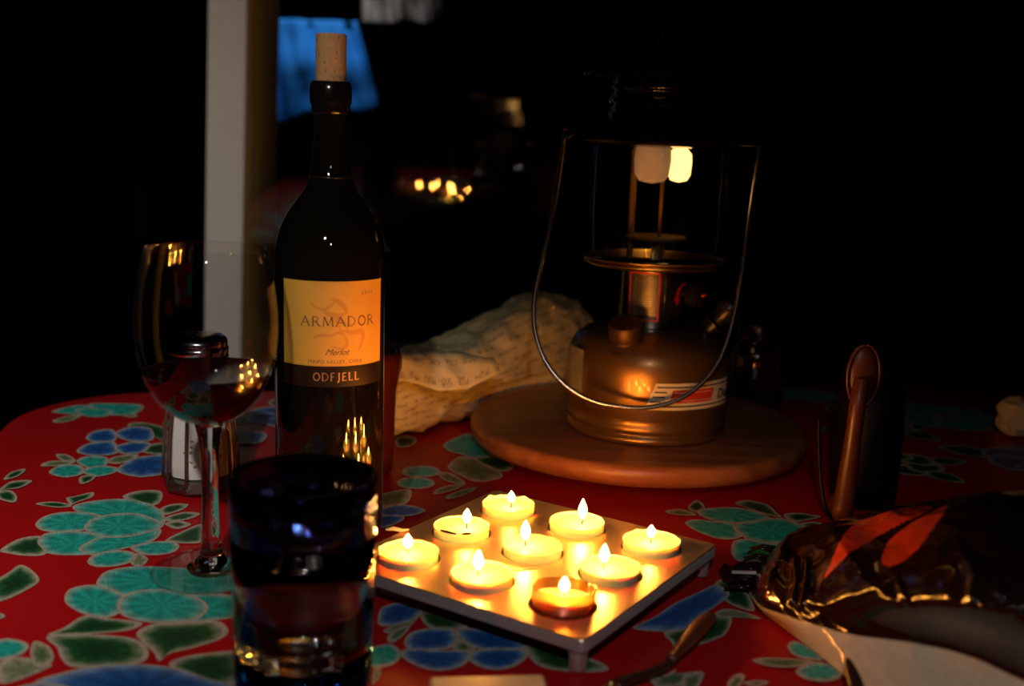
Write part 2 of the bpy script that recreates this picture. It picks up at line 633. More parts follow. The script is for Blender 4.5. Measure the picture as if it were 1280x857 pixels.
def pane(yaw, tilt, d, name, z0=-0.08, z1=1.2, x0=-0.38, x1=2.4, m=None):
    n = Vector((math.sin(yaw) * math.cos(tilt), math.cos(yaw) * math.cos(tilt), math.sin(tilt)))
    ex = Vector((math.cos(yaw), -math.sin(yaw), 0))
    ez = ex.cross(n)
    c = n * d
    V = []
    for k in (0, 0.004):
        for (a, b) in ((x0, z0), (x1, z0), (x1, z1), (x0, z1)):
            V.append(c + n * k + ex * a + ez * b - win.location)
    return obj(name, V, [(0, 1, 2, 3), (7, 6, 5, 4), (0, 4, 5, 1), (1, 5, 6, 2), (2, 6, 7, 3), (3, 7, 4, 0)], m or M_PANE, win, smooth=False)


pane(math.radians(-6.1), math.radians(2.9), 1.70, 'pane')
pane(math.radians(-5.3), math.radians(1.7), 1.75, 'pane', m=M_PANE2)
obj('rail', [Vector(v) - win.location for v in box(-0.38, 2.4, 1.78, 2.0, -0.14, -0.10)[0]], box(0, 1, 0, 1, 0, 1)[1], M_DARKWOOD, win, smooth=False)

# cloths on a rail and line, added outside in place of reflections in the glass
YC = 2.55


def cloth(name, px0, px1, py0, py1, label, cat, m, amp, slant=0.0, seed=1, parts=48, y=YC):
    """draped cloth hanging over the rail: front panel plus a back flap"""
    P0 = on_y(px0, py0, y)
    P1 = on_y(px1, py0, y)
    Zb = on_y(px0, py1, y).z
    n1, n2 = parts, parts
    V = []
    base = Vector(((P0.x + P1.x) / 2, y, P0.z))
    for j in range(n2 + 13):
        for i in range(n1 + 1):
            u = i / n1
            v = max(0, j - 12) / n2
            x = P0.x + (P1.x - P0.x) * u + slant * v * u
            fold = amp * (0.3 + v) * (math.sin(u * 17 + seed + 2 * v) + 0.6 * math.sin(u * 31 + 2.1 * seed - 3 * v))
            fold += 0.02 * noise.noise(Vector((u * 3, v * 3, seed)))
            z = P0.z - v * (P0.z - Zb) * (1 - 0.22 * u * (1 if slant > 0 else 0) + 0.05 * math.sin(u * 9))
            yy = y - fold - 0.008
            if j < 12:
                a = (12 - j) / 12
                yy = y + 0.02 * math.sin(a * math.pi / 2) + 0.0
                z = P0.z + 0.012 * math.cos(a * 1.4) - a * 0.10
                yy += -fold * (1 - a)
            V.append(Vector((x, yy, z)) - base)
    Fc = [(j * (n1 + 1) + i, (j + 1) * (n1 + 1) + i, (j + 1) * (n1 + 1) + i + 1, j * (n1 + 1) + i + 1)
          for j in range(n2 + 12) for i in range(n1)]
    o = obj(name, V, Fc, m, loc=base)
    md = o.modifiers.new('thick', 'SOLIDIFY')
    md.thickness = 0.002
    return tag(o, label, cat)


cloth('reflection_cloth', 325, 446, 24, 150, 'bright blue cloth behind the bottle cork, standing in for a shirt mirrored in the window', 'cloth', M_BLUE, 0.012, 0.05, 1.0)
cloth('reflection_cloth', 452, 540, -60, 40, 'dim crumpled grey-brown cloth standing in for a window reflection at the top edge, right of the blue one', 'cloth', M_GREYCL, 0.018, 0.03, 4.0, y=YC + 0.08)
rz_ = on_y(400, 24, YC).z
rail = obj('railing', *join([tube([(-1.6, YC + 0.01, rz_ - 0.012), (1.2, YC + 0.01, rz_ - 0.012)], 0.012, 10)]
                            + [tube([(x, YC + 0.01, -0.8), (x, YC + 0.01, rz_ - 0.012)], 0.015, 8) for x in (-1.55, 1.15)]), M_WALL)
tag(rail, 'black rail behind the window that carries the blue cloth', 'railing')
cz = on_y(490, -60, YC + 0.08).z
tag(obj('washing_line', *tube([(-1.5, YC + 0.095, cz), (1.5, YC + 0.095, cz)], 0.004, 8), M_WALL), 'black line above the frame that carries the grey cloth', 'line')

# ------------------------------------------------------------------ table and cloth
A = math.radians(11)
TC = Vector((0.10, 0.60))
ux, uy = Vector((math.cos(A), math.sin(A))), Vector((-math.sin(A), math.cos(A)))


def table_outline(hw_l, hw_r, hf, hn, rad, n=10):
    pts = []
    for (sx, sy, a0) in ((hw_r, hf, 0), (-hw_l, hf, 90), (-hw_l, -hn, 180), (hw_r, -hn, 270)):
        cx = sx - math.copysign(rad, sx)
        cy = sy - math.copysign(rad, sy)
        for k in range(n + 1):
            a = math.radians(a0 + 90 * k / n)
            p = TC + ux * (cx + rad * math.cos(a)) + uy * (cy + rad * math.sin(a))
            pts.append(p)
    return pts


tb = thing('dining_table', 'dark wooden table under the red flowered oilcloth', 'table', (TC.x, TC.y, FLOOR_Z))
ol = table_outline(0.480, 0.86, 0.625, 0.62, 0.12)
V, Fc = [], []
for z in (-0.030, -0.0012):
    V += [(p.x - TC.x, p.y - TC.y, z - FLOOR_Z) for p in ol]
N = len(ol)
Fc = [tuple(range(N, 2 * N)), tuple(range(N))[::-1]] + [(i, (i + 1) % N, N + (i + 1) % N, N + i) for i in range(N)]
obj('tabletop', V, Fc, M_DARKWOOD, tb, smooth=False)
for sx, sy in ((-0.44, -0.55), (0.80, -0.55), (-0.44, 0.53), (0.80, 0.53)):
    p = ux * sx + uy * sy
    obj('leg', *box(p.x - 0.03, p.x + 0.03, p.y - 0.03, p.y + 0.03, 0, -FLOOR_Z - 0.03, 0.003), M_DARKWOOD, tb, smooth=False)

# cloth sheet: flat top, rounded fold at the edge, hanging skirt with waves
oc = table_outline(0.482, 0.862, 0.627, 0.622, 0.122, 24)
V, Fc = [], []
N = len(oc)
cen = Vector((0, 0))
V = []
rings = [(0, 0.0, 0.0), (0, 0.004, -0.001), (0, 0.006, -0.006)] + [(1, 0.006, -0.02 - 0.03 * k) for k in range(7)]
for wv, off, z in rings:
    for i, p in enumerate(oc):
        q = p - TC
        d = q.normalized()
        wob = 0.0
        if wv:
            depth = -z
            wob = depth * 0.12 * (1 + math.sin(i * 1.3) * 0.9) + 0.002
        v = q + d * (off + wob)
        V.append((v.x, v.y, z))
for k in range(len(rings) - 1):
    for i in range(N):
        Fc.append((k * N + i, (k + 1) * N + i, (k + 1) * N + (i + 1) % N, k * N + (i + 1) % N))
Fc.append(tuple(range(N)))
cl = obj('tablecloth', V, Fc, M_RED, loc=(TC.x, TC.y, 0), smooth=True, sharp=50)
md = cl.modifiers.new('thick', 'SOLIDIFY')
md.thickness = 0.0008
md.offset = -1
tag(cl, 'red oilcloth printed with teal and blue flowers covering the table', 'tablecloth')

# printed flowers: each entry (colour, closed outline in photo pixels); overlaps stack in order
CREAM = (0.50, 0.40, 0.30)
PAL = {  # core, mid, near-edge
    't': ((0.02, 0.40, 0.32), (0.02, 0.36, 0.29), (0.22, 0.46, 0.38)),
    'b': ((0.012, 0.080, 0.28), (0.03, 0.12, 0.34), (0.22, 0.32, 0.46)),
    'g': ((0.012, 0.055, 0.018), (0.02, 0.10, 0.03), (0.26, 0.30, 0.18)),
    'n': ((0.10, 0.16, 0.06), (0.18, 0.22, 0.10), (0.34, 0.32, 0.20)),
    'c': ((0.22, 0.24, 0.12), (0.26, 0.27, 0.15), (0.38, 0.34, 0.22)),
}
PR = []


def Z(ox, oy, s, items):
    for c, pts in items:
        PR.append((c, [(ox + x / s, oy + y / s) for x, y in pts]))


Z(0, 620, 3.617, [
    ('g', [(0, 247), (80, 198), (160, 183), (215, 190), (225, 235), (200, 268), (120, 273), (40, 262)]),
    ('g', [(720, 62), (780, 38), (850, 40), (820, 66), (740, 88)]),
    ('g', [(745, 100), (830, 75), (905, 82), (850, 108), (760, 117)]),
    ('g', [(745, 128), (800, 113), (865, 130), (800, 152)]),
    ('g', [(748, 205), (830, 160), (915, 130), (912, 205), (850, 217)]),
    ('g', [(555, 8), (620, -20), (720, -22), (735, 10), (710, 40), (660, 45)]),
    ('g', [(160, 38), (230, 28), (310, 38), (320, 50), (250, 54)]),
    ('g', [(300, 12), (330, 5), (420, -15), (415, 8), (350, 30), (320, 42)]),
    ('t', [(330, 48), (420, 24), (560, 15), (660, 33), (735, 75), (745, 130), (700, 142), (600, 125), (480, 105), (360, 78)]),
    ('t', [(160, 130), (205, 92), (300, 74), (420, 80), (490, 110), (410, 152), (290, 166), (195, 160)]),
    ('t', [(170, 205), (220, 168), (380, 163), (470, 183), (530, 215), (480, 250), (380, 270), (230, 266), (185, 235)]),
    ('t', [(355, 240), (450, 190), (600, 180), (722, 152), (715, 190), (650, 222), (520, 250), (420, 272)]),
    ('t', [(382, 140), (420, 105), (520, 82), (640, 85), (740, 132), (680, 166), (560, 190), (450, 185), (395, 165)]),
    ('t', [(590, 237), (680, 210), (780, 210), (812, 232), (770, 263), (660, 270)]),
    ('c', [(590, 300), (620, 262), (668, 285), (650, 315), (610, 320)]),
    ('t', [(395, 297), (440, 262), (530, 248), (612, 262), (602, 298), (520, 322), (425, 322)]),
    ('t', [(440, 385), (480, 345), (580, 324), (700, 322), (850, 330), (1040, 345), (1070, 420), (900, 460), (700, 455), (560, 460), (450, 415)]),
    ('t', [(292, 475), (315, 425), (420, 405), (520, 430), (570, 470), (545, 530), (470, 556), (380, 538), (320, 508)]),
    ('t', [(750, 560), (780, 470), (900, 445), (1080, 460), (1075, 545), (960, 566), (850, 578)]),
    ('t', [(527, 500), (565, 450), (650, 428), (760, 428), (850, 447), (935, 490), (925, 540), (850, 572), (680, 577), (560, 548)]),
    ('g', [(215, 632), (290, 600), (385, 545), (500, 558), (640, 577), (590, 610), (430, 627), (300, 632)]),
    ('g', [(210, 642), (320, 630), (500, 635), (620, 655), (672, 710), (640, 757), (500, 777), (330, 777), (275, 735), (258, 690)]),
    ('g', [(618, 622), (700, 582), (850, 574), (980, 568), (1032, 610), (1000, 650), (880, 690), (765, 718), (720, 752), (695, 712), (648, 672)]),
    ('g', [(765, 772), (820, 735), (950, 714), (1080, 714), (1100, 830), (980, 870), (860, 830)]),
    ('b', [(140, 870), (300, 800), (480, 770), (640, 766), (800, 785), (940, 830), (1100, 890), (1060, 1040), (700, 1120), (260, 1050)]),
    ('b', [(-60, 1000), (40, 890), (180, 850), (330, 880), (300, 1010), (100, 1100)]),
    ('c', [(0, 760), (100, 735), (230, 765), (200, 790), (90, 835), (0, 850)]),
    ('t', [(-70, 690), (20, 650), (110, 665), (130, 690), (85, 728), (-30, 750)]),
    ('n', [(138, 705), (160, 662), (225, 690), (242, 745), (195, 778), (150, 765)]),
    ('g', [(-30, 400), (40, 350), (95, 316), (150, 345), (178, 388), (120, 430), (30, 472), (-30, 480)]),
    ('g', [(-60, 548), (-20, 532), (25, 548), (-20, 566)]),
])
Z(0, 450, 4.267, [
    ('n', [(285, 325), (380, 298), (430, 303), (370, 330), (300, 338)]),
    ('n', [(640, 290), (700, 285), (735, 305), (680, 308)]),
    ('t', [(275, 280), (380, 250), (460, 245), (520, 270), (470, 300), (380, 293)]),
    ('t', [(470, 240), (600, 235), (760, 245), (725, 290), (600, 300), (520, 280)]),
    ('t', [(400, 270), (480, 262), (600, 275), (560, 306), (450, 303)]),
    ('b', [(635, 218), (740, 192), (870, 172), (862, 212), (760, 228), (680, 235)]),
    ('g', [(680, 352), (740, 337), (860, 358), (905, 400), (880, 442), (810, 405), (740, 380)]),
    ('g', [(760, 490), (800, 455), (905, 448), (905, 505), (800, 505)]),
    ('n', [(560, 545), (640, 515), (740, 510), (700, 540), (620, 560)]),
    ('b', [(458, 425), (500, 385), (600, 376), (620, 430), (540, 450)]),
    ('b', [(612, 400), (690, 362), (800, 368), (815, 430), (700, 440)]),
    ('b', [(410, 487), (480, 448), (605, 440), (628, 500), (520, 516), (440, 508)]),
    ('b', [(610, 470), (700, 443), (805, 450), (765, 495), (660, 508)]),
    ('b', [(625, 590), (700, 535), (800, 515), (900, 515), (905, 600), (770, 630), (670, 618)]),
    ('t', [(262, 600), (330, 565), (430, 568), (445, 610), (360, 632), (290, 622)]),
    ('t', [(408, 548), (460, 520), (570, 525), (562, 572), (480, 585)]),
    ('t', [(430, 595), (530, 570), (632, 582), (600, 612), (500, 628)]),
    ('n', [(218, 572), (270, 545), (400, 548), (340, 568)]),
    ('n', [(300, 510), (360, 512), (405, 545), (330, 542)]),
    ('g', [(428, 630), (510, 618), (490, 650), (432, 668)]),
    ('t', [(40, 372), (120, 366), (150, 395), (212, 420), (170, 457), (60, 485)]),
    ('g', [(-10, 705), (60, 655), (172, 650), (110, 687), (40, 697)]),
    ('g', [(-10, 710), (60, 704), (92, 740), (70, 768), (-10, 745)]),
    ('g', [(20, 645), (60, 605), (138, 588), (95, 627)]),
    ('t', [(868, 345), (900, 328), (935, 340), (910, 367)]),
    ('n', [(960, 430), (1100, 420), (1180, 450), (1060, 475)]),
    ('b', [(1180, 400), (1290, 380), (1420, 400), (1380, 450), (1220, 445)]),
])
Z(460, 560, 5.333, [
    ('n', [(-60, 330), (60, 325), (150, 300), (275, 283), (290, 330), (250, 382), (130, 402), (-40, 400)]),
    ('b', [(60, 425), (180, 388), (290, 393), (385, 425), (300, 460), (180, 465), (60, 455)]),
    ('b', [(40, 470), (170, 443), (245, 472), (150, 522), (40, 535)]),
    ('t', [(225, 160), (260, 130), (350, 120), (450, 133), (488, 168), (430, 190), (320, 196), (250, 188)]),
    ('t', [(190, 232), (230, 205), (320, 196), (410, 206), (445, 242), (385, 272), (260, 272), (205, 256)]),
    ('n', [(435, 298), (500, 262), (650, 238), (600, 272), (510, 302), (450, 312)]),
    ('n', [(515, 332), (600, 290), (720, 262), (680, 300), (560, 342)]),
    ('n', [(465, 168), (560, 172), (650, 238), (560, 235), (495, 210)]),
    ('n', [(530, 130), (620, 60), (760, 90), (900, 190), (740, 230), (640, 200)]),
    ('g', [(700, 70), (860, 60), (980, 120), (880, 160)]),
])
Z(460, 440, 4.2875, [
    ('t', [(402, 502), (450, 470), (540, 438), (600, 470), (700, 545), (600, 570), (500, 552), (430, 532)]),
    ('g', [(150, 462), (200, 450), (260, 468), (245, 500), (190, 515), (150, 505)]),
])
Z(470, 730, 4.414, [
    ('g', [(240, 150), (340, 165), (510, 238), (420, 256), (300, 245), (250, 200)]),
    ('g', [(820, 340), (1000, 368), (1150, 400), (1285, 472), (1150, 492), (950, 472), (860, 425)]),
    ('c', [(40, 262), (140, 205), (250, 150), (205, 222), (110, 275)]),
    ('n', [(60, 300), (130, 245), (190, 235), (150, 290), (90, 330)]),
    ('b', [(20, 150), (60, 122), (150, 105), (250, 135), (240, 175), (170, 218), (20, 235)]),
    ('b', [(435, 262), (560, 250), (720, 288), (825, 340), (800, 365), (640, 370), (520, 345)]),
    ('b', [(155, 322), (190, 275), (280, 250), (420, 253), (455, 310), (405, 360), (260, 374), (180, 365)]),
    ('b', [(505, 402), (580, 365), (720, 358), (832, 372), (822, 422), (740, 468), (640, 478), (540, 448)]),
    ('b', [(132, 382), (190, 362), (330, 372), (505, 372), (525, 410), (465, 462), (350, 485), (240, 464), (160, 422)]),
    ('n', [(425, 372), (450, 308), (545, 355), (530, 378)]),
    ('t', [(-60, 370), (0, 348), (80, 338), (135, 375), (128, 422), (60, 462), (-60, 462)]),
    ('c', [(-10, 480), (25, 470), (20, 520), (-20, 560)]),
])
Z(820, 600, 5.333, [
    ('n', [(60, 212), (170, 198), (272, 236), (180, 242), (100, 232)]),
    ('g', [(212, 190), (270, 138), (328, 185), (270, 218)]),
    ('g', [(525, 160), (600, 138), (740, 168), (800, 220), (835, 255), (700, 225), (590, 185)]),
    ('g', [(845, 240), (920, 223), (1010, 232), (1100, 250), (1000, 275), (920, 285)]),
    ('g', [(950, 300), (1060, 285), (1180, 318), (1060, 342)]),
    ('t', [(272, 222), (330, 195), (540, 188), (700, 225), (760, 262), (640, 290), (480, 292), (340, 265)]),
    ('t', [(192, 297), (250, 268), (380, 280), (525, 300), (575, 380), (450, 404), (300, 362)]),
    ('t', [(505, 430), (600, 398), (820, 438), (852, 480), (785, 545), (540, 545)]),
    ('t', [(515, 310), (620, 280), (820, 258), (960, 298), (1045, 350), (960, 402), (800, 432), (640, 412), (560, 372)]),
])
Z(740, 730, 5.818, [
    ('g', [(525, 362), (700, 325), (760, 400), (700, 455), (610, 478), (575, 430)]),
    ('g', [(715, 465), (820, 380), (880, 240), (1000, 245), (1010, 300), (960, 380), (840, 432)]),
    ('c', [(880, 238), (960, 190), (1100, 210), (1230, 262), (1100, 255), (990, 250)]),
    ('g', [(890, 10), (1000, -40), (1120, 60), (1180, 200), (1060, 180), (940, 110)]),
    ('b', [(295, 332), (450, 250), (600, 150), (800, 55), (900, 15), (1000, 75), (930, 150), (760, 260), (680, 335), (540, 355)]),
    ('n', [(415, 682), (500, 688), (610, 632), (612, 662), (800, 648), (780, 720), (640, 750), (480, 770)]),
    ('n', [(1165, 562), (1290, 545), (1330, 600), (1250, 598)]),
    ('n', [(985, 725), (1050, 668), (1108, 675), (1080, 745), (1010, 800)]),
])
Z(860, 640, 3.948, [
    ('t', [(490, 662), (530, 643), (605, 680), (670, 738), (560, 728), (505, 700)]),
    ('n', [(315, 738), (450, 728), (610, 742), (565, 768), (420, 772)]),
    ('t', [(530, 792), (600, 750), (700, 758), (765, 800), (705, 842), (585, 835)]),
    ('n', [(-20, 812), (70, 798), (62, 850), (20, 900), (-30, 880)]),
    ('n', [(195, 860), (240, 812), (275, 812), (260, 860), (210, 900)]),
    ('n', [(270, 850), (350, 838), (400, 850), (330, 870)]),
])
# the dim far right of the cloth and what lies just outside the picture
FL = [(-1, 0.0), (1, 0.0)]
random.seed(7)


def blossom(cx, cy, R, kind, rot):
    """a generic flower of the same print"""
    out = []
    for k in range(4):
        a = rot + k * 1.7
        tip = Vector((cx + R * 1.7 * math.cos(a), cy + R * 1.7 * math.sin(a)))
        b = Vector((cx + R * .8 * math.cos(a), cy + R * .8 * math.sin(a)))
        n = Vector((-math.sin(a), math.cos(a))) * R * .32
        out.append(('g', [tuple(b - n * .6), tuple((b + tip) / 2 - n), tuple(tip), tuple((b + tip) / 2 + n), tuple(b + n * .6)]))
    for k in range(6):
        a = rot + k * math.pi / 3 + .3
        c = Vector((cx + R * .55 * math.cos(a), cy + R * .55 * math.sin(a)))
        pts = []
        for j in range(7):
            b = a + 2 * math.pi * j / 7
            rr = R * (.5 if j % 2 else .42)
            pts.append((c.x + rr * math.cos(b), c.y + rr * math.sin(b)))
        out.append((kind, pts))
    out.append(('n', [(cx + R * .2 * math.cos(j), cy + R * .2 * math.sin(j)) for j in range(6)]))
    return out


WORLD = []
for cx, cy, R, kd, ro in [(0.47, 1.16, 0.060, 't', 0.4), (0.50, 1.00, 0.055, 'b', 1.0), (0.38, 1.12, 0.045, 'n', 2.0), (0.36, 0.98, 0.04, 'g', 0.2),
                          (0.62, 0.86, 0.07, 't', 0.9), (0.45, 0.82, 0.05, 't', 2.2), (0.34, 1.24, 0.035, 't', 0.3),
                          (0.62, 1.14, 0.06, 'b', 1.2), (0.80, 1.0, 0.07, 't', 0), (0.78, 0.7, 0.07, 'b', .6), (0.55, 0.62, 0.06, 'n', .6),
                          (0.70, 0.45, 0.07, 't', .1), (0.40, 0.36, 0.07, 'b', .6), (0.10, 0.36, 0.07, 't', 1.6), (-0.20, 0.28, 0.06, 'b', .9),
                          (-0.05, 1.16, 0.05, 'b', .2), (0.12, 1.21, 0.04, 'g', .2), (-0.22, 1.07, 0.045, 'b', .2), (0.60, 0.25, 0.06, 't', 1), (0.30, 0.16, 0.05, 'b', 2)]:
    WORLD += blossom(cx, cy, R, kd, ro)

PV, PF, PC = [], [], []


def add_petal(key, pts, z):
    pts = catmull([Vector((p[0], p[1], 0)) for p in pts], 6, True)
    n = len(pts)
    c = sum(pts, Vector()) / n
    size = max((p - c).length for p in pts)
    core, mid, edge = PAL[key]
    lw = min(0.35, 0.0012 / size * (2.6 if key in 'gn' else 1.8))
    rr = [(1.0, CREAM), (1 - lw, CREAM), (1 - lw * 1.35, edge), (max(0.35, 1 - lw * 1.35 - 0.22), mid), (0.30, core if key != 'g' else core), ]
    base = len(PV)
    ph = random.random() * 6
    for k, (s, col) in enumerate(rr):
        for i, p in enumerate(pts):
            q = c + (p - c) * s
            PV.append((q.x - TC.x, q.y - TC.y, z))
            f = 1.0
            if k >= 2:   # engraved veins
                f = 1 + 0.22 * math.sin(i * 2.1 + ph) * (1 if i % 2 else -1)
            PC.append(tuple(ch * f for ch in col))
    PV.append((c.x - TC.x, c.y - TC.y, z))
    PC.append(core)
    for k in range(len(rr) - 1):
        for i in range(n):
            j = (i + 1) % n
            PF.append((base + k * n + i, base + k * n + j, base + (k + 1) * n + j, base + (k + 1) * n + i))
    k = len(rr) - 1
    for i in range(n):
        PF.append((base + k * n + i, base + k * n + (i + 1) % n, base + (k + 1) * n))


def inside_cloth(p):
    q = Vector((p[0], p[1])) - TC
    a, b = q.dot(ux), q.dot(uy)
    if a < -0.36 and b > 0.505:
        return (a + 0.36) ** 2 + (b - 0.505) ** 2 < 0.118 ** 2
    return -0.478 < a < 0.855 and -0.615 < b < 0.622


lvl = 0
for key, pts in WORLD:
    lvl += 1
    if all(inside_cloth(p) for p in pts):
        add_petal(key, pts, 0.0001 + (lvl % 40) * 0.000012)
for n_, (key, pts) in enumerate(PR):
    wp = [at(x, y) for x, y in pts]
    wp = [(p.x, p.y) for p in wp]
    if all(inside_cloth(p) for p in wp):
        a = sum((wp[i][0] * wp[(i + 1) % len(wp)][1] - wp[(i + 1) % len(wp)][0] * wp[i][1]) for i in range(len(wp)))
        if a < 0:
            wp = wp[::-1]
        add_petal(key, wp, 0.0006 + (n_ % 60) * 0.000014)
pr = obj('flower_print', PV, PF, M_PRINT, cl, smooth=False)
paint(pr, PC)
pr['kind'] = 'stuff'
TZ = 0.0015      # things stand on the print

# ------------------------------------------------------------------ wine bottle
BX, BY = -0.1265, 0.7548
bt = thing('wine_bottle', 'dark wine bottle with a yellow-orange label behind the tumbler', 'bottle', (BX, BY, TZ))
prof = [(0, .004), (.020, .003), (.033, .0005), (.0365, .003), (.0378, .010), (.0378, .100), (.0378, .190), (.0370, .204), (.0342, .216), (.0290, .227),
        (.0228, .236), (.0175, .243), (.0140, .251), (.0122, .262), (.0112, .275), (.0107, .290), (.0105, .296)]
obj('body', *lathe(prof, 96), M_BOTTLE, bt)
lip = [(.0105, .293), (.0124, .2935), (.0128, .296), (.0128, .299), (.0138, .3005), (.0141, .304), (.0141, .309), (.0136, .3125), (.0125, .3145), (.0098, .3145), (.0096, .296)]
obj('lip', *lathe(lip, 64), M_FOILCAP, bt)
obj('neck_ring', *lathe([(.0125, .2515), (.0150, .2512), (.0152, .2520), (.0125, .2527)], 48), M_STRIP, bt)
RB = 0.0379


def bz(py):
    return on_y(412, py, BY - 0.038).z - TZ


def bs(px):
    """arc position on the bottle for a photo column"""
    t = max(-0.985, min(0.985, (px - 413.0) / 69.0))
    return RB * (math.asin(t) + math.radians(9.5))


zt, zb_, zs = bz(352), bz(458), bz(484)
lab = obj('front_label', *wrap_quad((bs(358), zb_), (bs(474), zb_), (bs(474), zt), (bs(358), zt), RB, 40, 2), M_LABEL, bt, sharp=40)
st = obj('lower_label', *wrap_quad((bs(358), zs), (bs(474), zs), (bs(474), zb_ - .0002), (bs(358), zb_ - .0002), RB, 40, 2), M_STRIP, bt, sharp=40)
st['label'] = 'dark lower label with copper lettering'
RT = RB + 0.00028


def epx(pts, wd):
    P = [(bs(340 + x / 5.353), bz(330 + (y + 8) / 5.353)) for x, y in pts]
    P = [(v.x, v.y) for v in catmull([(p[0], p[1], 0) for p in P], 5)]
    n = len(P)
    return wrap_stroke(P, [wd * (0.35 + math.sin(math.pi * (i + .5) / n)) for i in range(n)], RB + 0.00024)


obj('emblem', *join([epx([(270, 255), (300, 285), (350, 295), (390, 275), (420, 250)], .0016), epx([(400, 225), (440, 245), (480, 280), (495, 330)], .0028),
                     epx([(345, 300), (375, 325), (430, 335), (490, 330)], .0026), epx([(400, 330), (450, 380), (480, 430), (440, 460)], .0044),
                     epx([(285, 490), (330, 470), (400, 470), (450, 440)], .0016), epx([(470, 440), (540, 455), (595, 450), (600, 510), (575, 580)], .0026),
                     epx([(470, 460), (500, 520), (470, 560), (400, 545)], .0016)]), M_EMBLEM, lab)
zA = bz(408)
obj('name_lettering', *serif('ARMADOR', bz(396) - zA, bs(379), bs(465), zA, RT, .13), M_INK, lab)
obj('year_lettering', *text_wrap('2004', .0030, (bs(447) + bs(467)) / 2 - .0005, bz(369), RT, spacing=1.7), M_INK, lab)
obj('grape_lettering', *text_wrap('Merlot', .0060, bs(421), bz(444), RT, shear=.5, spacing=.95), M_INK, lab)
obj('region_lettering', *text_wrap('MAIPO VALLEY, CHILE', .0034, bs(420), bz(454.5), RT, spacing=1.12), M_INK, lab)
zo = bz(476)
obj('maker_lettering', *serif('ODFJELL', bz(466.5) - zo, bs(393), bs(448), zo, RT, .15), M_COPPER, st)

# cork pushed halfway into the neck
ck = lathe([(0, .030 - .003), (.0098, .027), (.0100, .028), (.0100, .068), (.0097, .0685), (0, .0685)], 40)
cko = obj('cork', [(x + 0.0006 * noise.noise(Vector((x * 300, y * 300, z * 200))), y, z - .027) for x, y, z in ck[0]], ck[1], M_CORK, loc=(BX, BY, .3035 + TZ), sharp=50)
tag(cko, 'pale cork standing half out of the wine bottle neck', 'cork')
pits = []
random.seed(3)
for k in range(26):
    a = random.uniform(-1.4, 1.6)
    z = random.uniform(.012, .040)
    pits.append(wrap_stroke([(a * .0102, z), (a * .0102 + random.uniform(-.0006, .0006), z + random.uniform(.0004, .002))], random.uniform(.0002, .0006), .01012))
obj('pits', *join(pits), M_CORKPIT, cko, loc=(0, 0, 0))

# ------------------------------------------------------------------ wine glass
GX, GY = -0.1895, 0.6747
wg = thing('wine_glass', 'tall stemmed wine glass half full of red wine, left of the bottle', 'wine glass', (GX, GY, TZ))
outer = [(.0060, .0995), (.0120, .1005), (.0225, .106), (.0320, .116), (.0388, .130), (.0424, .146), (.0434, .160), (.0428, .174), (.0408, .190), (.0380, .203), (.0362, .2095)]
outer = [(v.x, v.y) for v in catmull([(a, b, 0) for a, b in outer], 5)]
t_ = 0.0009
inner = []
for i, (r, z) in enumerate(outer):
    a, b = Vector(outer[max(i - 1, 0)]), Vector(outer[min(i + 1, len(outer) - 1)])
    d = (b - a).normalized()
    inner.append((max(r - d.y * t_, 0.0), z + d.x * t_))
rimz = (outer[-1][0] + inner[-1][0]) / 2
bowl = [(0, .0990)] + outer + [(rimz, outer[-1][1] + .0007)] + inner[::-1] + [(0, .1012)]
obj('bowl', *lathe(bowl, 96), M_THIN, wg)
stem = [(0, .0035), (.0150, .0036), (.0125, .0060), (.0085, .0105), (.0066, .017), (.0056, .030), (.0052, .055), (.0056, .078), (.0070, .090), (.0084, .0965), (.0080, .0989), (0, .0989)]
stem = [(v.x, v.y) for v in catmull([(a, b, 0) for a, b in stem], 4)]
stem = [(max(0, a), b) for a, b in stem]
stem[0] = (0, stem[0][1]); stem[-1] = (0, stem[-1][1])
obj('stem', *lathe(stem, 48), M_GLASS, wg)
obj('foot', *lathe([(0, .0003), (.034, 0), (.0378, .0005), (.0383, .0012), (.0375, .0019), (.030, .0022), (.018, .0031), (0, .0034)], 96), M_FOOT, wg)
wz = .1335
wp = [(r - .0003, z) for r, z in inner if z < wz]
wp = [(0, inner[0][1] + .0010)] + [(r, z) for r, z in wp if r > 0.004]
rl = wp[-1][0]
wine = obj('red_wine', *lathe(wp + [(rl + .0006, wz), (rl - .0006, wz - .0003), (0, wz - .0004)], 96), M_WINE, loc=(GX, GY, TZ), sharp=60)
tag(wine, 'dark red wine filling the lower bowl of the stemmed glass', 'wine')

